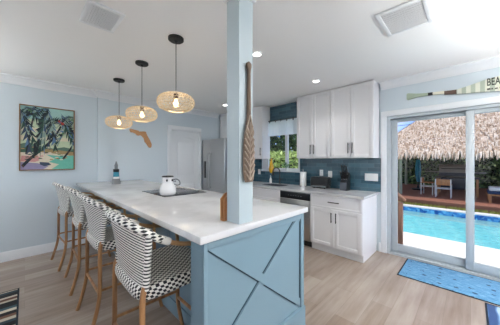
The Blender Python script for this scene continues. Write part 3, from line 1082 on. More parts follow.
# ------------------------------------------------------------------ far wall: painting, map, outlets
def make_painting():
    px0, px1, pz0, pz1 = -.058, .585, 1.285, 2.262
    r = thing('palm_painting', 'framed painting of palm trees by turquoise water on the far wall', 'painting', ((px0 + px1) / 2, WY - .02, pz0))
    f = .014
    b = MB()
    yb, yf = WY - .004, WY - .036
    b.box((px0, yf, pz0), (px0 + f, yb, pz1), bev=.002); b.box((px1 - f, yf, pz0), (px1, yb, pz1), bev=.002)
    b.box((px0 + f, yf, pz0), (px1 - f, yb, pz0 + f), bev=.002); b.box((px0 + f, yf, pz1 - f), (px1 - f, yb, pz1), bev=.002)
    b.build('picture_frame', M['frame'], r)
    cols = ['c9d6b4', '9fc6bf', '5f7d6a', '3c5f4c', 'c98f8a', 'd8cdb8', '69b9a6', '2f4a3c', '4a3a34', '121f26', '25493c', '5f8a5c', 'a53a34', '8d86a8', 'e4dcc0', '34465c', 'a58a60', '8fa59a', '5c7ea0']
    mats = [paint('canvas_paint_%d' % i, c, .6, .14, 30, bmp=.1, bscale=90) for i, c in enumerate(cols)]
    b = MB()
    yc = [WY - .018]
    W_, H_ = px1 - px0 - 2 * f, pz1 - pz0 - 2 * f
    def U(u, v, y):
        return (px0 + f + W_ * min(1, max(0, u)), y, pz0 + f + H_ * min(1, max(0, v)))
    def poly(pts, mi):
        yc[0] -= .00002
        b.face([U(u, v, yc[0]) for u, v in pts], mi)
    b.box((px0 + f, WY - .0178, pz0 + f), (px1 - f, WY - .008, pz1 - f), 0)
    rnd = random.Random(11)
    for k in range(9):
        v = 1 - k / 9 * .6
        poly([(0, v), (1, v), (1, v - .07), (0, v - .07)], (1, 1, 1, 0, 0, 14, 0, 14, 0)[k])
    poly([(0, .40), (.12, .43), (.28, .40), (.42, .36), (.6, .34), (.8, .37), (1, .34), (1, .22), (0, .22)], 2)
    poly([(0, .33), (.15, .38), (.35, .33), (.5, .30), (1, .31), (1, .2), (0, .2)], 3)
    poly([(.3, .31), (.55, .33), (.75, .31), (1, .29), (1, .2), (.3, .2)], 16)
    poly([(0, .27), (.35, .28), (.7, .25), (1, .22), (1, 0), (0, 0)], 5)
    poly([(.45, .24), (.7, .22), (1, .23), (1, 0), (.55, 0), (.7, .08), (.5, .12), (.62, .17)], 6)
    poly([(.02, .22), (.3, .21), (.4, .17), (.25, .12), (0, .13)], 4)
    poly([(0, .12), (.3, .10), (.5, .05), (.4, 0), (0, 0)], 13)
    poly([(.33, .12), (.5, .11), (.55, .07), (.42, .05), (.34, .08)], 15)
    for _ in range(40):
        u, v = rnd.uniform(0, 1), rnd.uniform(.16, .36)
        poly([(u, v), (u + .06, v + .006), (u + .08, v - .01), (u + .02, v - .014)], rnd.choice([4, 7, 11, 5, 16, 3]))
    def trunk(pts, w0, w1):
        pts = smooth_path([(u, v, 0) for u, v in pts], 5)
        for i in range(len(pts) - 1):
            a, c = pts[i], pts[i + 1]
            t = (c - a).normalized()
            n_ = Vector((-t.y, t.x, 0))
            wa = w0 + (w1 - w0) * i / len(pts)
            q = [(p.x, p.y) for p in (a - n_ * wa, c - n_ * wa, c + n_ * wa, a + n_ * wa)]
            poly(q, 9 if i % 4 else 8)
    def frond(u, v, ang, L, droop, mi):
        pts = []
        for k in range(9):
            t = k / 8
            pts.append((u + math.cos(ang) * L * t, v + math.sin(ang) * L * t - droop * t * t))
        for k in range(8):
            (a, c), (e, g) = pts[k], pts[k + 1]
            poly([(a, c), (e, g), (e, g + .008), (a, c + .008)], 9)
            for sg in (-1, 1):
                ll = L * .34 * (1 - abs(k / 8 - .4))
                an = ang + sg * 1.0 - .5
                poly([(a, c), (e, g), (e + math.cos(an) * ll, g + math.sin(an) * ll * .8 - .03)], rnd.choice([mi, 9, 10, mi, 17, 18]))
    trunk([(.03, .05), (.2, .2), (.42, .36), (.6, .52), (.74, .72)], .026, .016)
    trunk([(.10, .24), (.14, .45), (.18, .66), (.22, .82)], .022, .014)
    trunk([(.78, .17), (.9, .3), (1.0, .44)], .02, .014)
    for (u, v, n_) in ((.2, .86, 14), (.48, .97, 8), (.0, .93, 9), (1.0, .80, 11), (.75, .76, 17)):
        for k in range(n_):
            a = rnd.uniform(-.6, PI + .6) if v < .9 else rnd.uniform(PI, 2 * PI)
            frond(u, v, a, rnd.uniform(.24, .42), rnd.uniform(.16, .36), rnd.choice([7, 10, 11, 9, 15, 9]))
    for _ in range(6):
        u, v = .74 + rnd.uniform(-.05, .05), .77 + rnd.uniform(-.04, .04)
        poly([(u + .022 * math.cos(a), v + .016 * math.sin(a)) for a in (0, 1, 2, 3, 4, 5)], 12)
    b.build('canvas', mats, r, recalc=False)
make_painting()

fl = [(0, .10), (.02, .03), (.38, .10), (.42, .14), (.66, .11), (.72, .13), (.74, .20), (.80, .36), (.92, .60), (.99, .80), (.98, .95), (.92, 1.0), (.86, .97), (.80, .88), (.72, .74), (.66, .68), (.64, .55), (.60, .46), (.54, .38), (.47, .33), (.42, .36), (.37, .37), (.31, .34), (.26, .27), (.14, .22), (.05, .22)]
b = MB()
mx0, mw, mz1, mh = 1.425, .425, 2.065, .37
b.prism([(mx0 + mw * u, WY - .018, mz1 - mh * v) for u, v in fl], (0, .016, 0))
tag(b.build('wooden_map_cutout', M['map']), 'brown wooden peninsula-shaped map cutout on the far wall', 'wall decoration')

def plate(name, label, pos, normal, w_, h_, gang, kind='outlet', group=None):
    """wall plate with its sockets or rockers; normal is -x or -y"""
    x, y, z = pos
    r = thing(name, label, 'power outlet' if kind == 'outlet' else 'light switch', (x, y, z - h_ / 2), group)
    def bx(u0, u1, za, zb, d0, d1, bev=.0):
        b = MB()
        if normal == 'X':
            b.box((x - d1, y + u0, z + za), (x - d0, y + u1, z + zb), bev=bev)
        else:
            b.box((x + u0, y - d1, z + za), (x + u1, y - d0, z + zb), bev=bev)
        return b
    bx(-w_ / 2, w_ / 2, -h_ / 2, h_ / 2, 0.0005, .006, .002).build('cover_plate', M['plate'], r)
    for g in range(gang):
        c = (g - (gang - 1) / 2) * .046
        if kind == 'outlet':
            for sgn in (-1, 1):
                s_ = bx(c - .016, c + .016, sgn * .02 - .014, sgn * .02 + .014, .006, .0085, .002).build('socket', M['plate'], r)
                q = bx(c - .007, c - .005, sgn * .02 - .004, sgn * .02 + .006, .0085, .009); q.merge(bx(c + .005, c + .007, sgn * .02 - .004, sgn * .02 + .006, .0085, .009).bm); q.build('slot', M['darkgrey'], s_)
        else:
            bx(c - .0165, c + .0165, -.033, .033, .006, .010, .002).build('rocker', M['plate'], r)
plate('wall_outlet', 'white power outlet low on the far wall behind the bar stools', (.52, WY, .45), 'Y', .075, .118, 1)

# ------------------------------------------------------------------ kitchen run along the right wall
XF = 3.295          # face of the base cabinets
KT = .935           # worktop height
# backsplash
b = MB()
yb0, yb1 = 1.005, 3.80
zt0, zt1 = KT, CH - .002
for (ya, yc_, za, zc) in ((yb0, KW[0] - .012, zt0, 1.47), (KW[0] - .13, KW[0] - .012, 1.47, zt1), (KW[1] + .012, yb1, zt0, 1.47), (KW[0] - .012, KW[1] + .012, zt0, KW[2] - .032), (KW[0] - .012, KW[1] + .012, KW[3] - .0, zt1)):
    if yc_ > ya:
        b.box((WX - .012, ya, za), (WX, yc_, zc))
struct(b.build('wall_backsplash', M['tile'], loc=(WX, 2.4, 0)), 'navy glazed tile backsplash around the kitchen window', 'backsplash')

def bar_handle(par, p, axis, L, stand=.028):
    """black bar handle on a front facing -x; p is the centre on the face"""
    x, y, z = p
    b = MB()
    d = Vector((0, 0, 1)) if axis == 'Z' else Vector((0, 1, 0))
    c = Vector((x - stand, y, z))
    b.tube([c - d * L / 2, c + d * L / 2], .0075, seg=8)
    for k in (-.36, .36):
        q = c + d * L * k
        b.tube([q, q + Vector((stand, 0, 0))], .0045, seg=8)
    return b.build('handle', M['black'], par)

def shaker(par, name, xf, ya, yc_, za, zc, fr=.058, mat=None):
    b = MB()
    mat = mat or M['white']
    t = .02
    b.box((xf - t, ya, za), (xf, ya + fr, zc), bev=.0015); b.box((xf - t, yc_ - fr, za), (xf, yc_, zc), bev=.0015)
    b.box((xf - t, ya + fr, za), (xf, yc_ - fr, za + fr), bev=.0015); b.box((xf - t, ya + fr, zc - fr), (xf, yc_ - fr, zc), bev=.0015)
    b.box((xf - t * .55, ya + fr - .001, za + fr - .001), (xf, yc_ - fr + .001, zc - fr + .001))
    return b.build(name, mat, par)

def base_unit(ya, yc_, label, name='base_cabinet', handle=True, low=0):
    r = thing(name, label, 'cabinet', ((XF + WX) / 2, (ya + yc_) / 2, 0))
    b = MB(); b.box((XF + .001, ya, .10), (WX - .002, yc_, KT - .037 - low)); b.build('carcass', M['white'], r)
    b = MB(); b.box((XF + .035, ya, 0), (WX - .02, yc_, .10)); b.build('toe_kick', M['white'], r)
    g = .003
    zd = .69
    top = KT - .045
    d_ = shaker(r, 'drawer', XF, ya + g, yc_ - g, zd + g, top, .032)
    if handle:
        bar_handle(d_, (XF - .02, (ya + yc_) / 2, (zd + top) / 2 + .01), 'Y', .17)
    ym = (ya + yc_) / 2
    for a, c, hy in ((ya + g, ym - g / 2, ym - .035), (ym + g / 2, yc_ - g, ym + .035)):
        q = shaker(r, 'door', XF, a, c, .115, zd)
        bar_handle(q, (XF - .02, hy, zd - .12), 'Z', .15)
    return r
base_unit(1.065, 1.86, 'white base cabinet with a drawer over two doors, right of the dishwasher')
base_unit(2.475, 3.20, 'white base cabinet under the sink, left of the dishwasher', handle=False, name='sink_cabinet', low=.18)
base_unit(3.203, 3.75, 'white base cabinet between the sink cabinet and the refrigerator, behind the column')

# dishwasher
dw = thing('dishwasher', 'stainless steel dishwasher with dark control strip between white cabinets', 'dishwasher', (3.62, 2.17, 0))
b = MB(); b.box((XF + .012, 1.866, .1), (WX - .03, 2.469, KT - .04)); b.build('tub_body', M['grey'], dw)
b = MB(); b.box((XF - .022, 1.868, .105), (XF + .012, 2.467, .765), bev=.005); dd = b.build('door_panel', M['steel_h'], dw)
b = MB(); b.lathe([(.016, 0), (.016, -.0012)], (XF - .022, 1.99, .20), 18, axis='X'); b.build('badge', M['chrome'], dd)
b = MB(); b.box((XF - .022, 1.868, .77), (XF + .012, 2.467, .882), bev=.005); cp = b.build('control_panel', M['blackp'], dw)
for k in range(6):
    b = MB(); b.box((XF - .0235, 2.02 + k * .05, .825), (XF - .0215, 2.045 + k * .05, .832)); b.build('button', M['grey'], cp)
b = MB(); b.box((XF + .05, 1.868, 0), (WX - .05, 2.467, .1)); b.build('toe_kick', M['blackp'], dw)

# worktop with a sink cut-out
SKY0, SKY1, SKX0, SKX1 = 2.62, 3.12, 3.46, 3.82
SI = .003
b = MB()
xa, xb_, ya, yc_ = XF - .038, WX - .013, 1.035, 3.77
for lo, hi in (((xa, ya), (xb_, SKY0)), ((xa, SKY1), (xb_, yc_)), ((xa, SKY0), (SKX0, SKY1)), ((SKX1, SKY0), (xb_, SKY1))):
    b.box((lo[0], lo[1], KT - .036), (hi[0], hi[1], KT))
bmesh.ops.remove_doubles(b.bm, verts=b.bm.verts[:], dist=1e-4)
tag(b.build('kitchen_countertop', M['quartz']), 'white quartz kitchen countertop along the navy tile backsplash', 'countertop')
b = MB()
zb = KT - .20
a0, a1, c0, c1_ = SKX0 + SI, SKX1 - SI, SKY0 + SI, SKY1 - SI
for lo, hi in (((a0, c0, zb), (a1, c1_, zb + .004)), ((a0, c0, zb), (a0 + .004, c1_, KT - .002)), ((a1 - .004, c0, zb), (a1, c1_, KT - .002)), ((a0, c0, zb), (a1, c0 + .004, KT - .002)), ((a0, c1_ - .004, zb), (a1, c1_, KT - .002))):
    b.box(lo, hi)
tag(b.build('kitchen_sink', M['darkgrey']), 'dark undermount sink in the kitchen countertop below the window', 'sink')
# faucet
fx, fy = 3.875, 2.93
fc = thing('kitchen_faucet', 'tall black gooseneck faucet behind the sink', 'faucet', (fx, fy, KT))
b = MB(); b.lathe([(.028, KT + .0005), (.028, KT + .008), (.018, KT + .012)], (fx, fy, 0), 18); b.build('base_flange', M['black'], fc)
b = MB(); b.tube(smooth_path([(fx, fy, KT + .01), (fx, fy, KT + .22), (fx - .01, fy + .005, KT + .30), (fx - .06, fy + .03, KT + .345), (fx - .12, fy + .06, KT + .325), (fx - .145, fy + .07, KT + .26)], 6), .012, seg=12); b.build('spout', M['black'], fc)
b = MB(); b.lathe([(.013, KT + .265), (.018, KT + .255), (.018, KT + .19), (.014, KT + .18)], (fx - .146, fy + .071, 0), 14); b.build('spray_head', M['black'], fc)
b = MB(); b.tube([(fx, fy, KT + .08), (fx - .005, fy - .05, KT + .10), (fx - .01, fy - .085, KT + .115)], .006, seg=8); b.build('lever', M['black'], fc)

# upper cabinets
XU = 3.685
def upper_unit(ya, yc_, za, zc, label, xf=XU, n=2, hz=.085):
    r = thing('upper_cabinet', label, 'cabinet', ((xf + WX) / 2, (ya + yc_) / 2, za))
    b = MB(); b.box((xf + .001, ya, za), (WX - .013, yc_, zc)); b.build('carcass', M['white'], r)
    g = .002
    wd = (yc_ - ya) / n
    for k in range(n):
        a, c = ya + k * wd + g, ya + (k + 1) * wd - g
        q = shaker(r, 'door', xf, a, c, za + g, zc - .012)
        hy = c - .03 if k % 2 == 0 else a + .03
        if n == 1:
            hy = a + .03
        bar_handle(q, (xf - .02, hy, za + hz + .075), 'Z', .17)
    return r
UZ0, UZ1 = 1.475, CH - .003
upper_unit(1.03, 1.700, UZ0, UZ1, 'white two-door wall cabinet nearest the sliding glass door')
upper_unit(1.704, 2.368, UZ0, UZ1, 'white two-door wall cabinet right of the kitchen window')
upper_unit(3.255, 3.742, UZ0, UZ1, 'white wall cabinet left of the kitchen window, partly behind the column', n=1)
upper_unit(3.746, 4.66, 1.96, UZ1, 'white wall cabinet above the refrigerator', hz=.03, xf=3.62)

# refrigerator
fr0, fr1, FX, FZ = 3.80, 4.655, 3.055, 1.93
rf = thing('refrigerator', 'tall stainless steel side-by-side refrigerator beside the white door', 'refrigerator', (3.48, 4.23, 0))
b = MB(); b.box((FX + .07, fr0, .04), (WX - .02, fr1, FZ)); b.build('cabinet_body', M['grey'], rf)
b = MB(); b.box((FX + .06, fr0 + .01, .0), (WX - .05, fr1 - .01, .04)); b.build('base_grille', M['blackp'], rf)
ys = 4.345
for a, c, hy, nm in ((fr0 + .003, ys - .003, ys - .05, 'door'), (ys + .003, fr1 - .003, ys + .05, 'door')):
    b = MB(); b.box((FX, a, .05), (FX + .066, c, FZ), bev=.008, seg=3); q = b.build('door', M['steel'], rf)
    b = MB(); b.tube(smooth_path([(FX - .005, hy, .80), (FX - .045, hy, .84), (FX - .055, hy, 1.2), (FX - .045, hy, 1.56), (FX - .005, hy, 1.60)], 5), .013, seg=10); b.build('handle', M['steel'], q)
    if hy > ys:
        b = MB(); b.box((FX - .003, ys + .10, 1.02), (FX + .002, fr1 - .07, 1.42), bev=.002); q2 = b.build('dispenser', M['blackp'], q)

# ------------------------------------------------------------------ things on the kitchen counter
def paper_towel(x, y):
    r = thing('paper_towel_roll', 'white paper towel roll standing on the counter beside the window', 'paper towel', (x, y, KT))
    b = MB(); b.lathe([(.02, KT + .012), (.058, KT + .012), (.060, KT + .02), (.060, KT + .275), (.058, KT + .28), (.02, KT + .28)], (x, y, 0), 28); b.build('paper', M['paper'], r)
    b = MB(); b.lathe([(.072, KT + .0005), (.072, KT + .01), (.015, KT + .012), (.006, KT + .012), (.006, KT + .31), (.012, KT + .318), (.004, KT + .33)], (x, y, 0), 24); b.build('holder', M['chrome'], r)
paper_towel(3.80, 2.31)
def toaster(x, y):
    r = thing('toaster', 'black two-slot toaster on the counter below the outlets', 'toaster', (x, y, KT))
    b = MB()
    b.box((x - .095, y - .165, KT + .012), (x + .095, y + .165, KT + .205), bev=.035, seg=5); body = b.build('body', M['blackp'], r)
    b = MB(); b.box((x - .096, y - .15, KT + .03), (x + .096, y + .15, KT + .042)); b.build('trim_band', M['chrome'], body)
    for s_ in (-.03, .03):
        b = MB(); b.box((x + s_ - .013, y - .12, KT + .200), (x + s_ + .013, y + .12, KT + .2065)); b.build('slot', M['darkgrey'], r)
    b = MB(); b.box((x - .02, y - .185, KT + .13), (x + .02, y - .162, KT + .145), bev=.004); b.build('lever', M['chrome'], r)
    b = MB(); b.lathe([(.016, -.164), (.016, -.178), (.012, -.18)], (x, y, KT + .06), 16, axis='Y'); b.build('knob', M['chrome'], r)
    for a in (-.06, .06):
        for c in (-.1, .1):
            b = MB(); b.lathe([(.01, KT + .0005), (.01, KT + .014)], (x + a, y + c, 0), 10); b.build('foot', M['blackp'], r)
toaster(3.79, 1.94)
def knife_block(x, y):
    r = thing('knife_block', 'slanted dark knife block with grey front on the kitchen counter', 'knife block', (x, y, KT))
    b = MB()
    b.prism([(x - .08, y - .055, KT + .0005), (x + .07, y - .055, KT + .0005), (x + .07, y - .055, KT + .275), (x + .03, y - .055, KT + .30), (x - .08, y - .055, KT + .135)], (0, .11, 0)); b.build('block', M['blackp'], r)
    b = MB(); b.box((x - .088, y - .056, KT + .001), (x - .0805, y + .056, KT + .135), bev=.002); b.build('front_panel', M['darkgrey'], r)
    rot = Matrix.Rotation(math.radians(-38), 3, 'Y')
    k = 0
    for i in range(2):
        for j in range(4):
            u = .25 + .5 * i
            bx_ = x - .08 + .11 * u
            bz = KT + .135 + .165 * u
            by = y - .038 + .025 * j
            L = (.13, .155)[i] + .014 * (j % 2)
            dirv = Vector((-.45, 0, .893))
            kn = thing('kitchen_knife', 'black-handled kitchen knife standing in the knife block', 'knife', (bx_, by, bz), 'knives in the knife block')
            c = Vector((bx_, by, bz)) + dirv * .016
            h = MB(); h.tube([c + dirv * .004, c + dirv * L * .4, c + dirv * L * .8, c + dirv * L], [.0085, .0095, .0085, .010], seg=8); h.build('handle', M['blackp'], kn)
            h = MB(); h.tube([c - dirv * .004, c + dirv * .006], .0088, seg=8); h.build('bolster', M['chrome'], kn)
knife_block(3.80, 1.50)
plate('wall_outlet', 'white outlet in the tile just above the toaster, left of the two', (WX - .012, 2.0, 1.205), 'X', .07, .115, 1)
plate('wall_outlet', 'white outlet in the tile between the toaster and the knife block', (WX - .012, 1.83, 1.185), 'X', .075, .12, 1)
plate('light_switch', 'wide white switch plate on the tile at the right end of the counter', (WX - .012, 1.14, 1.165), 'X', .195, .12, 4, 'switch')
plate('wall_outlet', 'white outlet in the tile left of the window beside the column', (WX - .012, 3.58, 1.17), 'X', .075, .12, 1)
# soap bottle
def soap(x, y):
    r = thing('soap_bottle', 'small clear white soap pump bottle beside the faucet', 'soap bottle', (x, y, KT))
    b = MB(); b.lathe([(.026, KT + .0005), (.028, KT + .01), (.028, KT + .09), (.020, KT + .105), (.011, KT + .11), (.011, KT + .125)], (x, y, 0), 18); b.build('bottle', M['enamel'], r)
    b = MB(); b.lathe([(.012, KT + .122), (.012, KT + .138), (.004, KT + .14), (.004, KT + .16)], (x, y, 0), 12); b.tube([(x + .004, y, KT + .162), (x - .03, y, KT + .160)], .005, seg=8); b.build('pump', M['plate'], r)
soap(3.86, 3.17)
# yellow hanging ornament
def ornament(x, y):
    r = thing('hanging_ornament', 'yellow teardrop glass ornament hanging in the kitchen window', 'ornament', (x, y, 1.11))
    z0_ = 1.15
    b = MB(); b.lathe([(.008, z0_), (.03, z0_ + .008), (.054, z0_ + .06), (.058, z0_ + .105), (.046, z0_ + .18), (.026, z0_ + .25), (.013, z0_ + .30), (.010, z0_ + .33)], (x, y, 0), 24); b.build('glass_drop', M['yellow'], r)
    b = MB(); b.tube([(x, y, z0_ + .325), (x, y, 1.975)], .0015, seg=6); b.build('thread', M['brownpaint'], r)
ornament(3.885, 3.17)
# curtain rod, valance
rz = 2.315
cr = thing('curtain_rod', 'thin black curtain rod above the kitchen window', 'curtain rod', (3.87, 3.0, rz))
b = MB(); b.tube([(3.87, 2.39, rz), (3.87, 3.25, rz)], .007, seg=10); b.build('rod', M['black'], cr)
for yy in (2.394, 3.246):
    b = MB(); b.tube([(3.87, yy, rz), (WX - .013, yy, rz)], .006, seg=8); b.build('bracket', M['black'], cr)
vl = thing('window_valance', 'sheer white valance hung on dark rings across the kitchen window', 'curtain', (3.865, 2.9, 1.97))
def shv():
    m, n, b = new_mat('sheer_white_cloth')
    setv(b, 'Base Color', lin('f4f7f8'))
    setv(b, 'Roughness', .9)
    o = n.nodes['Material Output']
    tl = n.nodes.new('ShaderNodeBsdfTranslucent'); tl.inputs[0].default_value = lin('f4f8fa')
    mx = n.nodes.new('ShaderNodeMixShader'); mx.inputs[0].default_value = .8
    n.links.new(b.outputs[0], mx.inputs[1]); n.links.new(tl.outputs[0], mx.inputs[2]); n.links.new(mx.outputs[0], o.inputs[0])
    return m
M['sheer'] = shv()
b = MB()
def val(u, v):
    yy = 2.395 + .845 * u
    zt_ = rz - .018 - .012 * abs(math.sin(u * PI * 5))
    z = zt_ + (1.975 - zt_) * v
    return Vector((3.868 + .010 * math.sin(u * PI * 10) * (.4 + .6 * v) + .004 * math.sin(u * 61), yy, z))
b.grid(val, 100, 6)
b.build('cloth', M['sheer'], vl, recalc=False)
for k in range(6):
    yy = 2.43 + .155 * k
    b = MB(); b.tube([(3.87 + .0155 * math.cos(a * PI / 8), yy, rz - .004 + .0155 * math.sin(a * PI / 8)) for a in range(16)], .004, seg=6, closed=True); b.box((3.864, yy - .012, rz - .045), (3.872, yy + .012, rz - .016)); b.build('ring', M['black'], vl)
# plant on the window sill
def leaf_cloud(b, c, rad, n, size, rnd, mi=0, flat=.0, shell=.6):
    for _ in range(n):
        while True:
            p = Vector((rnd.uniform(-1, 1), rnd.uniform(-1, 1), rnd.uniform(-1, 1)))
            if shell < p.length < 1:
                break
        q = Vector((p.x * rad[0], p.y * rad[1], p.z * rad[2])) + Vector(c)
        leafq(b, q, size * rnd.uniform(.6, 1.3), rnd, mi)
def leafq(b, q, s_, rnd, mi=0):
    d = Vector((rnd.uniform(-1, 1), rnd.uniform(-1, 1), rnd.uniform(-.8, .8))).normalized()
    e = d.cross(Vector((rnd.uniform(-1, 1), rnd.uniform(-1, 1), rnd.uniform(-1, 1)))).normalized()
    b.face([q - d * s_, q + e * s_ * .42, q + d * s_, q - e * s_ * .42], mi)
pp = thing('potted_plant', 'small leafy plant in a pale pot on the kitchen window sill', 'plant', (3.925, 2.80, KW[2] + .012))
b = MB(); zz = KW[2] + .0125; b.lathe([(.02, zz), (.026, zz + .05), (.028, zz + .052), (.022, zz + .05)], (3.925, 2.80, 0), 16); b.build('pot', M['leafpot'], pp)
b = MB(); rnd = random.Random(5); leaf_cloud(b, (3.905, 2.80, zz + .10), (.05, .10, .07), 70, .022, rnd, shell=.1); b.build('leaves', M['potleaf'], pp, recalc=False)

# ------------------------------------------------------------------ things on the island
IT = 1.0605
b = MB(); b.box((.995, 2.20, IT), (1.50, 2.82, IT + .006), bev=.0025)
ct = thing('cooktop', 'black glass cooktop set on the island countertop', 'cooktop', (1.25, 2.5, IT))
def blackglass():
    m, n, b = new_mat('black_ceramic_glass')
    f = noise(n, coords(n), 40, 3)
    n.links.new(mixc(n, f, lin('2a2b2d'), lin('3a3b3d')), b.inputs['Base Color'])
    setv(b, 'Roughness', .12)
    return m
M['cook'] = blackglass()
b.build('glass_top', M['cook'], ct)
for cx_, cy_, rr in ((1.12, 2.36, .10), (1.37, 2.36, .08), (1.12, 2.66, .08), (1.37, 2.66, .10)):
    b = MB(); b.lathe([(rr, IT + .0061), (rr, IT + .0066), (rr - .004, IT + .0066), (rr - .004, IT + .0061)], (cx_, cy_, 0), 36, cap=False); b.build('burner_ring', M['grey'], ct)
def kettle(x, y):
    r = thing('kettle', 'white enamel kettle with black lid on the cooktop', 'kettle', (x, y, IT + .0066))
    z = IT + .0068
    b = MB(); b.lathe([(.074, z), (.082, z + .008), (.086, z + .03), (.083, z + .07), (.070, z + .105), (.058, z + .12), (.056, z + .13), (.060, z + .185), (.056, z + .188)], (x, y, 0), 32); body = b.build('body', M['enamel'], r)
    b = MB(); b.lathe([(.062, z + .187), (.063, z + .193), (.055, z + .202), (.02, z + .206)], (x, y, 0), 28); b.build('lid', M['blackp'], r)
    # loop handle towards +x, -y side with black mounts
    d = Vector((math.cos(-A), math.sin(-A), 0))
    c = Vector((x, y, z))
    b = MB(); b.tube(smooth_path([c + d * .056 + Vector((0, 0, .155)), c + d * .09 + Vector((0, 0, .165)), c + d * .125 + Vector((0, 0, .145)), c + d * .13 + Vector((0, 0, .11)), c + d * .10 + Vector((0, 0, .10)), c + d * .07 + Vector((0, 0, .112))], 5), .006, seg=8); b.build('handle', M['grey'], r)
    f_ = Vector((-math.sin(A), -math.cos(A), 0))
    for v in (d * .054 + f_ * .02, f_ * .0575 + d * .012):
        b = MB(); p = c + v + Vector((0, 0, .155)); b.box(p - Vector((.008, .008, .012)), p + Vector((.008, .008, .012)), bev=.004); b.build('mount', M['blackp'], body)
kettle(1.09, 2.33)
def lighthouse(x, y):
    r = thing('lighthouse_figurine', 'small grey, white and teal lighthouse figurine on the far end of the island', 'figurine', (x, y, IT))
    z = IT + .0005
    b = MB(); b.lathe([(.064, z), (.062, z + .02), (.053, z + .07), (.05, z + .085)], (x, y, 0), 20); b.build('rock_base', M['grey'], r)
    b = MB(); b.lathe([(.045, z + .083), (.043, z + .115)], (x, y, 0), 20); b.build('white_band', M['enamel'], r)
    b = MB(); b.lathe([(.043, z + .113), (.039, z + .19)], (x, y, 0), 20); b.build('teal_band', M['teal'], r)
    b = MB(); b.lathe([(.039, z + .188), (.042, z + .20), (.044, z + .235), (.03, z + .238)], (x, y, 0), 20); b.build('gallery', M['blackp'], r)
    b = MB(); b.lathe([(.024, z + .237), (.024, z + .285), (.028, z + .29), (.016, z + .325), (.006, z + .36)], (x, y, 0), 16); b.build('lantern', M['grey'], r)
lighthouse(1.03, 4.03)
# wooden napkin holder behind the column
b = MB()
for yy in (1.066, 1.094):
    b.prism([(.853, yy, IT + .0005), (.965, yy, IT + .0005), (.965, yy, IT + .185), (.885, yy, IT + .165), (.853, yy, IT + .135)], (0, .010, 0), 0)
b.box((.853, 1.076, IT + .0005), (.965, 1.094, IT + .014))
tag(b.build('napkin_holder', M['board']), 'brown wooden holder with slanted top tucked behind the column', 'napkin holder')

# ------------------------------------------------------------------ carved paddle on the column
def column_paddle():
    X, Y = .937, .9515
    r = thing('carved_paddle', 'brown carved wooden paddle hung upright on the blue column', 'paddle', (X, Y - .02, 1.30))
    def sec(z):
        # half width along x
        pts = [(1.305, .030), (1.32, .042), (1.38, .048), (1.52, .046), (1.60, .036), (1.67, .018), (1.74, .013), (1.95, .011), (1.97, .013), (1.985, .020), (2.0, .022), (2.012, .017), (2.018, .006)]
        for (a, w0), (c, w1) in zip(pts, pts[1:]):
            if a <= z <= c:
                return w0 + (w1 - w0) * (z - a) / (c - a)
        return .006
    b = MB()
    zs = [1.305 + (2.018 - 1.305) * i / 60 for i in range(61)]
    def th(z):
        return .010 if z < 1.7 else .013
    b.grid(lambda u, v: Vector((X + sec(zs[round(v * 60)]) * math.cos(u * 2 * PI), Y - .0145 + min(th(zs[round(v * 60)]), sec(zs[round(v * 60)])) * math.sin(u * 2 * PI), zs[round(v * 60)])), 16, 60, closed_u=True)
    b.build('shaft_and_blade', M['carve'], r)
    # carved leaf ribs in a herringbone up the blade
    for k in range(8):
        z = 1.325 + k * .038
        for sg in (-1, 1):
            hw = sec(z + .03) * .88
            b = MB()
            b.tube(smooth_path([(X + sg * .003, Y - .026, z - .006), (X + sg * hw * .55, Y - .0255, z + .018), (X + sg * hw, Y - .021, z + .048)], 4), [.0048] * 4 + [.0056] * 4 + [.003], seg=6)
            b.build('carved_rib', M['carve_hi'], r)
    b = MB(); b.tube([(X, Y - .0255, 1.315), (X, Y - .026, 1.50), (X, Y - .026, 1.66)], [.004, .005, .004], seg=6); b.build('carved_midrib', M['carve_hi'], r)
    b = MB(); b.tube(smooth_path([(X - .034, Y - .022, 1.60), (X - .012, Y - .026, 1.66), (X, Y - .027, 1.70), (X + .012, Y - .026, 1.66), (X + .034, Y - .022, 1.60)], 4), .004, seg=6); b.build('carved_collar', M['carve_hi'], r)
column_paddle()

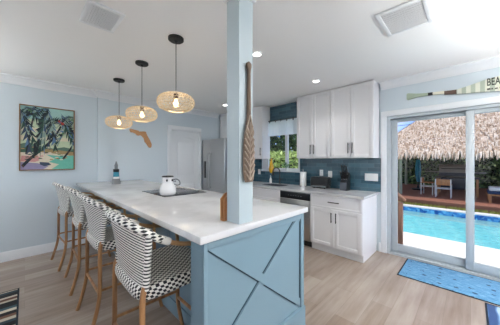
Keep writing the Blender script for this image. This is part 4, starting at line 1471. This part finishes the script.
# ------------------------------------------------------------------ BEACH oar above the sliding door
def stripes():
    m, n, b = new_mat('oar_green_stripes')
    sp = n.nodes.new('ShaderNodeSeparateXYZ')
    n.links.new(coords(n), sp.inputs[0])
    f = mth(n, 'GREATER_THAN', mth(n, 'FRACT', mth(n, 'MULTIPLY', sp.outputs[1], 1 / .082)), .50)
    w_ = noise(n, coords(n, (1, 30, 30)), 3, 4)
    n.links.new(mixc(n, f, lin('dcdecf'), mixc(n, w_, lin('a3ae9c'), lin('bcc5b4'))), b.inputs['Base Color'])
    setv(b, 'Roughness', .65)
    return m
M['stripes'] = stripes()
def beach_oar():
    X = WX - .003
    r = thing('decorative_oar', 'pale green and cream striped oar with dark lettering above the sliding door', 'oar', (X, 0, 2.36))
    # bottom edge is straight, top edge widens: list of (y, z_bottom, z_top)
    def slab(st, mat, name, t=.022):
        b = MB()
        top = [(X - t, y, z1) for y, z0_, z1 in st]
        bot = [(X - t, y, z0_) for y, z0_, z1 in st]
        b.prism(bot + top[::-1], (t - .001, 0, 0))
        return b.build(name, mat, r)
    slab([(.665, 2.325, 2.40), (.65, 2.315, 2.412), (.60, 2.328, 2.400), (.54, 2.338, 2.385), (.47, 2.338, 2.375), (.42, 2.336, 2.37)], M['greenpaint'], 'grip')
    slab([(.42, 2.335, 2.371), (.37, 2.333, 2.369)], M['black'], 'black_band', .024)
    slab([(.37, 2.333, 2.368), (.25, 2.322, 2.360)], M['cream'], 'shaft')
    slab([(.25, 2.312, 2.356), (.13, 2.296, 2.350)], M['brownpaint'], 'brown_band', .024)
    slab([(.13, 2.295, 2.352), (.05, 2.284, 2.366), (-.05, 2.275, 2.392), (-.15, 2.265, 2.418), (-.3, 2.25, 2.435), (-.5, 2.24, 2.44), (-.86, 2.235, 2.44), (-.9, 2.25, 2.43), (-.91, 2.33, 2.35)], M['stripes'], 'blade')
    cu = bpy.data.curves.new('lettering', 'FONT')
    cu.body = 'BEACH'
    cu.size = .125
    cu.extrude = .001
    cu.offset = .002
    cu.space_character = 1.05
    tmp = bpy.data.objects.new('tmp', cu)
    C.objects.link(tmp)
    dg = bpy.context.evaluated_depsgraph_get()
    me = bpy.data.meshes.new_from_object(tmp.evaluated_get(dg))
    bpy.data.objects.remove(tmp)
    # text x -> world -y, text y -> world z, extrude -> -x
    me.transform(Matrix(((0, 0, -1, X - .0235), (-.5, 0, 0, -.137), (0, 1, 0, 2.334), (0, 0, 0, 1))))
    me.transform(Matrix.Translation(-Vector(r.location)))
    me.materials.clear()
    me.materials.append(M['letters'])
    o = bpy.data.objects.new('lettering', me)
    C.objects.link(o)
    o.parent = r
    b = MB()
    rnd = random.Random(2)
    y = -.14
    while y > -.42:
        L = rnd.uniform(.01, .03)
        b.box((X - .024, y - L, 2.282), (X - .0225, y, 2.282 + rnd.uniform(.010, .020)))
        y -= L + rnd.uniform(.006, .02)
    b.build('small_lettering', M['letters'], r)
beach_oar()

# unseen floor lamps added as bodies for the ceiling-brightening spots
def added_uplighter(x, y, label):
    r = thing('added_floor_lamp', label, 'added floor lamp', (x, y, 0))
    b = MB(); b.lathe([(.14, .0005), (.14, .02), (.02, .035), (.012, .05)], (x, y, 0), 24); b.build('base', M['chrome'], r)
    b = MB(); b.tube([(x, y, .04), (x, y, 1.72)], .012, seg=10); b.build('pole', M['chrome'], r)
    b = MB(); b.lathe([(.02, 1.70), (.10, 1.74), (.165, 1.80), (.16, 1.80), (.09, 1.752), (.015, 1.715)], (x, y, 0), 28); b.build('lamp_shade', M['chrome'], r)
added_uplighter(-1.9, 3.75, 'added metal floor lamp, unseen, left of the striped rug')
added_uplighter(2.3, -1.7, 'added metal floor lamp, unseen, farthest behind the viewpoint')
added_uplighter(-.8, -.9, 'added metal floor lamp, unseen, just behind the viewpoint')

# ------------------------------------------------------------------ rugs
def rug(name, label, x0, x1, y0, y1, mat, binding=None, t=.008):
    r = thing(name, label, 'rug', ((x0 + x1) / 2, (y0 + y1) / 2, 0))
    b = MB(); b.box((x0, y0, .0005), (x1, y1, t), bev=.003); b.build('pile', mat, r)
    if binding:
        w_ = .014
        b = MB()
        for lo, hi in (((x0 - w_, y0 - w_), (x0, y1 + w_)), ((x1, y0 - w_), (x1 + w_, y1 + w_)), ((x0, y0 - w_), (x1, y0)), ((x0, y1), (x1, y1 + w_))):
            b.box((lo[0], lo[1], .0005), (hi[0], hi[1], t - .001))
        b.build('binding', binding, r)
rug('door_rug', 'long blue speckled runner rug in front of the sliding glass door', 3.30, 3.915, -.72, .645, M['rugblue'], M['rugedge'])
rug('area_rug', 'blue patterned rug at the bottom right corner, below the runner', 2.0, 3.24, -1.9, -.115, M['rugnavy'], M['rugedge'])
rug('striped_rug', 'black, white and brown striped rug with navy edge at the bottom left', -1.5, -.055, 1.7, 3.58, M['rugstripe'], M['rugedge'])

# ------------------------------------------------------------------ outdoors
OZ = -.03
PX0, PX1, PY0, PY1 = 5.5, 8.75, -7.0, 2.4
b = MB()
b.box((4.1, -14, OZ - .3), (PX0, 14, OZ)); b.box((PX1, -14, OZ - .3), (9.05, 14, OZ)); b.box((PX0, PY1, OZ - .3), (PX1, 14, OZ)); b.box((PX0, -14, OZ - .3), (PX1, PY0, OZ))
bmesh.ops.remove_doubles(b.bm, verts=b.bm.verts[:], dist=1e-4)
struct(b.build('pool_deck', M['concrete'], loc=(0, 0, 0)), 'pale concrete pool deck', 'pool deck')
b = MB(); b.box((4.1, -1.05, OZ), (4.32, .97, -.002)); struct(b.build('door_step', M['deckwood']), 'brown wooden step outside the sliding door', 'step')
b = MB()
b.box((PX0 - .05, PY0 - .05, -1.5), (PX1 + .05, PY1 + .05, -1.4), 0)
b.box((PX0 - .05, PY0, -1.4), (PX0, PY1, OZ - .302), 0); b.box((PX1, PY0, -1.4), (PX1 + .05, PY1, OZ - .302), 0); b.box((PX0, PY1, -1.4), (PX1, PY1 + .05, OZ - .302), 0); b.box((PX0, PY0 - .05, -1.4), (PX1, PY0, OZ - .302), 0)
struct(b.build('pool_basin', M['pool'], loc=(0, 0, 0)), 'aqua swimming pool basin', 'swimming pool')
b = MB()
b.box((PX1 - .012, PY0, OZ - .16), (PX1 - .001, PY1, OZ - .03)); b.box((PX0 + .001, PY0, OZ - .16), (PX0 + .012, PY1, OZ - .03)); b.box((PX0 + .012, PY1 - .012, OZ - .16), (PX1 - .012, PY1 - .001, OZ - .03)); b.box((PX0 + .012, PY0 + .001, OZ - .16), (PX1 - .012, PY0 + .012, OZ - .03))
struct(b.build('pool_tile_band', M['mosaic'], loc=(0, 0, 0)), 'blue mosaic band around the pool edge', 'pool tile')
b = MB(); b.face([(PX0, PY0, OZ - .15), (PX1, PY0, OZ - .15), (PX1, PY1, OZ - .15), (PX0, PY1, OZ - .15)])
tag(b.build('pool_water', M['water'], loc=(7, 0, OZ - .15), recalc=False), 'clear turquoise water filling the swimming pool', 'water', kind='stuff')
b = MB(); b.box((9.05, -14, OZ - .3), (60, 60, OZ - .02)); b.box((4.1, 14, OZ - .3), (9.05, 60, OZ - .02)); b.box((9.05, -40, OZ - .3), (60, -14, OZ - .02))
struct(b.build('ground', M['soil'], loc=(0, 0, 0)), 'ground beyond the pool', 'ground')
b = MB()
rnd = random.Random(8)
for _ in range(2600):
    x, y = rnd.uniform(9.06, 9.17), rnd.uniform(-5, 3.2)
    h = rnd.uniform(.04, .10)
    a = rnd.uniform(0, PI)
    b.face([(x - .012 * math.cos(a), y - .012 * math.sin(a), OZ - .02), (x + .012 * math.cos(a), y + .012 * math.sin(a), OZ - .02), (x + rnd.uniform(-.03, .03), y + rnd.uniform(-.03, .03), OZ + h)])
tag(b.build('grass_strip', M['grass'], recalc=False), 'narrow strip of yellow green grass along the far pool edge', 'grass', kind='stuff')
# raised wooden deck under the hut
b = MB(); b.box((9.19, -9, OZ - .02), (15.0, 3.6, .11))
for k in range(42):
    b.box((9.17 + k * .139, -9, .112), (9.17 + k * .139 + .133, 3.6, .15), bev=.004)
struct(b.build('wooden_deck', M['deckwood'], loc=(0, 0, 0)), 'reddish brown wooden deck beyond the pool', 'deck')
DZ = .151
# railing just outside the glass door
rl = thing('deck_railing', 'short brown wooden railing outside the left edge of the glass door', 'railing', (4.55, .87, OZ))
b = MB(); b.box((4.50, .825, OZ + .001), (4.59, .915, .72), bev=.006); b.build('post', M['railwood'], rl)
b = MB(); b.box((4.44, 1.00, OZ + .001), (4.53, 1.09, .98), bev=.006); b.build('post', M['railwood'], rl)
b = MB(); b.tube([(4.44, 1.06, 1.03), (4.56, .80, .745)], .035, seg=10); b.build('handrail', M['railwood'], rl)
b = MB(); b.tube([(4.50, 1.08, .10), (4.535, .90, .02)], .02, seg=8); b.build('lower_rail', M['stucco'], rl)

# tiki hut
def tiki():
    ex0, ex1, ey0, ey1, ez = 9.85, 15.15, -3.1, 3.05, 1.74
    ap = Vector((12.5, 0, 4.4))
    r = thing('tiki_hut', 'large thatched palm tiki hut beyond the pool', 'hut', (12.5, 0, DZ))
    cor = [Vector((ex0, ey0, ez)), Vector((ex1, ey0, ez)), Vector((ex1, ey1, ez)), Vector((ex0, ey1, ez))]
    b = MB()
    for i in range(4):
        b.face([cor[i], cor[(i + 1) % 4], ap])
    b.face([c + Vector((0, 0, .02)) for c in cor][::-1])
    rnd = random.Random(4)
    for i in range(4):
        p, q = cor[i], cor[(i + 1) % 4]
        mid = (p + q) / 2
        nrm = (q - p).cross(ap - p).normalized()
        if nrm.z < 0:
            nrm = -nrm
        n = 9000 if i == 3 else (3500 if i == 2 else 1200)
        for _ in range(n):
            v = 1 - math.sqrt(rnd.random())
            u = rnd.random()
            base = (p + (q - p) * u) * (1 - v) + ap * v
            down = (mid - ap).normalized()
            down = (down + (q - p).normalized() * rnd.uniform(-.22, .22)).normalized()
            L = rnd.uniform(.18, .42)
            tip = base + down * L + nrm * rnd.uniform(.0, .07) - Vector((0, 0, rnd.uniform(0, .10)))
            sd_ = (q - p).normalized() * rnd.uniform(.010, .028)
            base = base + nrm * .01
            m_ = (base + tip) / 2 + nrm * .05
            b.face([base - sd_, base + sd_, m_ + sd_, m_ - sd_])
            b.face([m_ - sd_, m_ + sd_, tip + sd_ * .3, tip - sd_ * .3])
    b.build('thatched_roof', M['thatch'], r, recalc=False)
    for x, y in ((10.2, 1.93), (10.2, -2.6), (14.6, 2.5), (14.6, -2.6)):
        b = MB(); b.tube([(x, y, DZ), (x, y, .9), (x, y, 1.85)], [.062, .058, .056], seg=12); b.build('post', M['postwood'], r)
    for y in (2.2, -2.6):
        b = MB(); b.tube([(10.0, y - .03, 1.72), (15.0, y, 1.75)], .05, seg=10); b.build('beam', M['postwood'], r)
    return r
tiki()
# folded umbrella
um = thing('patio_umbrella', 'folded teal patio umbrella under the thatched hut', 'umbrella', (12.3, 1.66, DZ))
b = MB(); b.lathe([(.24, DZ), (.24, DZ + .05), (.05, DZ + .08), (.03, DZ + .2)], (12.3, 1.66, 0), 20); b.build('base', M['blackp'], um)
b = MB(); b.tube([(12.3, 1.66, DZ + .1), (12.3, 1.66, 1.62)], .022, seg=10); b.build('pole', M['blackp'], um)
b = MB()
b.grid(lambda u, v: Vector((12.3 + (.035 + .055 * math.sin(v * PI * .85 + .1)) * (1 + .22 * math.cos(u * 2 * PI * 8)) * math.cos(u * 2 * PI), 1.66 + (.035 + .055 * math.sin(v * PI * .85 + .1)) * (1 + .22 * math.cos(u * 2 * PI * 8)) * math.sin(u * 2 * PI), .50 + .98 * v)), 48, 10, closed_u=True)
b.build('canopy', M['teal'], um)
# patio table
tb = thing('patio_table', 'dark patio dining table under the thatched hut', 'table', (11.5, .37, DZ))
b = MB(); b.box((11.05, -.25, .78), (11.95, .98, .82), bev=.01); b.build('tabletop', M['blackp'], tb)
for x, y in ((11.13, -.17), (11.13, .90), (11.87, -.17), (11.87, .90)):
    b = MB(); b.box((x - .03, y - .03, DZ), (x + .03, y + .03, .78), bev=.005); b.build('leg', M['teak'], tb)
def patio_chair(loc, a, lab):
    X, Y, Z = loc
    r = thing('patio_chair', lab, 'chair', loc, 'patio chairs under the hut')
    b = MB(); b.box((X - .25, Y - .26, Z + .40), (X + .25, Y + .26, Z + .45), bev=.02); b.build('seat', M['cushion'], r)
    b = MB(); b.box((X - .25, Y - .26, Z + .58), (X - .215, Y + .26, Z + .86), bev=.012); b.build('backrest', M['teak'], r)
    for sx in (-1, 1):
        for sy in (-1, 1):
            b = MB(); b.box((X + sx * .235 - .02, Y + sy * .27 - .02, Z + .0005), (X + sx * .235 + .02, Y + sy * .27 + .02, Z + (.87 if sx < 0 else .62)), bev=.005); b.build('leg', M['cushion'], r)
    for sy in (-1, 1):
        b = MB(); b.box((X - .25, Y + sy * .27 - .03, Z + .60), (X + .27, Y + sy * .27 + .03, Z + .63), bev=.008); b.build('arm', M['teak'], r)
    r.rotation_euler.z = math.radians(a)
    return r
c1 = patio_chair((10.35, .68, DZ), 0, 'teak patio chair with white frame, back turned to the pool')
c1.scale = (.74, .74, .74)
c2 = copy_tree(c1); c2.location = (10.85, 1.16, DZ); c2.rotation_euler.z = math.radians(-95); c2['label'] = 'teak patio chair at the left end of the patio table, side on'
# grill
gr = thing('gas_grill', 'stainless steel gas grill behind the patio table', 'grill', (13.2, .55, DZ))
b = MB(); b.box((12.95, .0, DZ + .06), (13.45, 1.0, .92), bev=.01); b.build('cabinet', M['darkgrey'], gr)
b = MB(); b.box((12.9, -.45, .92), (13.5, 1.5, .95), bev=.005); b.build('side_shelf', M['steel_h'], gr)
b = MB(); b.prism([(12.93, .05, .95), (13.47, .05, .95), (13.47, .05, 1.10), (13.35, .05, 1.25), (13.1, .05, 1.27), (12.97, .05, 1.16)], (0, .95, 0)); b.build('lid', M['steel_h'], gr)
b = MB(); b.tube([(12.905, .12, 1.09), (12.905, .93, 1.09)], .015, seg=8); b.build('lid_handle', M['black'], gr)
for k in range(4):
    b = MB(); b.tube([(13.0 + .4 * (k % 2), .08 + .84 * (k // 2), DZ + .0005), (13.0 + .4 * (k % 2), .08 + .84 * (k // 2), DZ + .07)], .03, seg=10); b.build('wheel', M['blackp'], gr)
# sun lounger on the deck seen in the right pane
sl = thing('sun_lounger', 'low lounger with navy and white cushion on the wooden deck, right pane', 'sun lounger', (10.3, -.95, DZ))
b = MB(); b.box((9.95, -1.75, DZ + .22), (10.65, -.35, DZ + .26), bev=.008); b.build('frame', M['teak'], sl)
for x in (10.0, 10.6):
    for y in (-1.68, -.42):
        b = MB(); b.box((x - .03, y - .03, DZ + .0005), (x + .03, y + .03, DZ + .22)); b.build('leg', M['teak'], sl)
b = MB(); b.box((9.97, -1.73, DZ + .26), (10.63, -.37, DZ + .36), bev=.03, seg=3); b.build('mattress', M['navycloth'], sl)
b = MB(); b.box((9.99, -.78, DZ + .36), (10.61, -.40, DZ + .47), bev=.04, seg=3); b.build('pillow', M['cushion'], sl)
# hedges
def hedge(name, label, x0, x1, y0, y1, z1, n, mat, seed, size=.10, flowers=0, z0=-.05, cat='hedge'):
    r = thing(name, label, cat, ((x0 + x1) / 2, (y0 + y1) / 2, z0))
    rnd = random.Random(seed)
    b = MB(); b.grid(lambda u, v: Vector(((x0 + x1) / 2 + (x1 - x0) / 2 * .8 * math.cos(u * 2 * PI) * (1 if v < .9 else .5), y0 + (y1 - y0) * (.5 + .49 * math.sin(u * 2 * PI)), z0 + (z1 - .12 - z0) * v)), 24, 10, closed_u=True)
    core = b.build('twigs', M['hedgein'], r)
    b = MB()
    for _ in range(n):
        y = rnd.uniform(y0, y1)
        f = rnd.random()
        if f < .72:
            q = Vector((x0 + rnd.uniform(-.06, .16), y, rnd.uniform(z0, z1)))
        elif f < .9:
            q = Vector((rnd.uniform(x0, x1), y, z1 + rnd.uniform(-.12, .12)))
        else:
            q = Vector((rnd.uniform(x0, x1), rnd.choice((y0, y1)) + rnd.uniform(-.1, .1), rnd.uniform(z0, z1)))
        leafq(b, q, size * rnd.uniform(.6, 1.3), rnd)
    b.build('foliage', mat, r, recalc=False)
    if flowers:
        b = MB()
        for _ in range(flowers):
            leafq(b, Vector((x0 - .12, rnd.uniform(y0, y1), z1 - abs(rnd.gauss(0, .22)))), .05, rnd)
        b.build('blossoms', M['flower'], r, recalc=False)
    return r
hedge('hedge', 'dark green flowering hedge behind the thatched hut', 15.6, 17.0, -7, 7.5, 1.95, 12000, M['hedge'], 1, .12, 700)
hedge('lime_bush', 'yellow green bush outside the kitchen window', 6.3, 7.6, 3.3, 9.5, 1.66, 9000, M['bushlime'], 2, .07, cat='bush')
def tree(label, x, y, z0, z1, rad, n, seed):
    r = thing('tree', label, 'tree', (x, y, -.05))
    b = MB(); b.tube(smooth_path([(x, y, -.05), (x + .06, y - .05, 1.2), (x, y, z0 + .4)], 4), [.16] * 4 + [.13] * 4 + [.1], seg=10); b.build('trunk', M['trunkw'], r)
    b = MB(); rnd = random.Random(seed)
    leaf_cloud(b, (x, y, (z0 + z1) / 2), (rad, rad * 1.5, (z1 - z0) / 2), n, .13, rnd, shell=.35); b.build('crown', M['treeleaf'], r, recalc=False)
tree('dense dark green tree outside the right part of the kitchen window', 9.4, 6.6, 1.5, 4.2, 1.5, 5000, 3)
tree('dark green tree farther left behind the lime bush', 10.4, 13.0, 1.4, 3.6, 1.3, 3000, 9)
# utility wire across the sky, strung between two poles
uw = thing('utility_wire', 'dark utility wire crossing the sky left of the thatched roof, with its poles', 'wire', (26, 10, -.05))
b = MB(); b.tube([(26, 24, 5.3), (26, 10, 4.75), (26, -6, 5.2)], .02, seg=6); b.build('wire', M['blackp'], uw)
for y in (24, -6):
    b = MB(); b.tube([(26, y, -.05), (26, y, 5.6)], [.14, .1], seg=10); b.build('pole', M['trunkw'], uw)
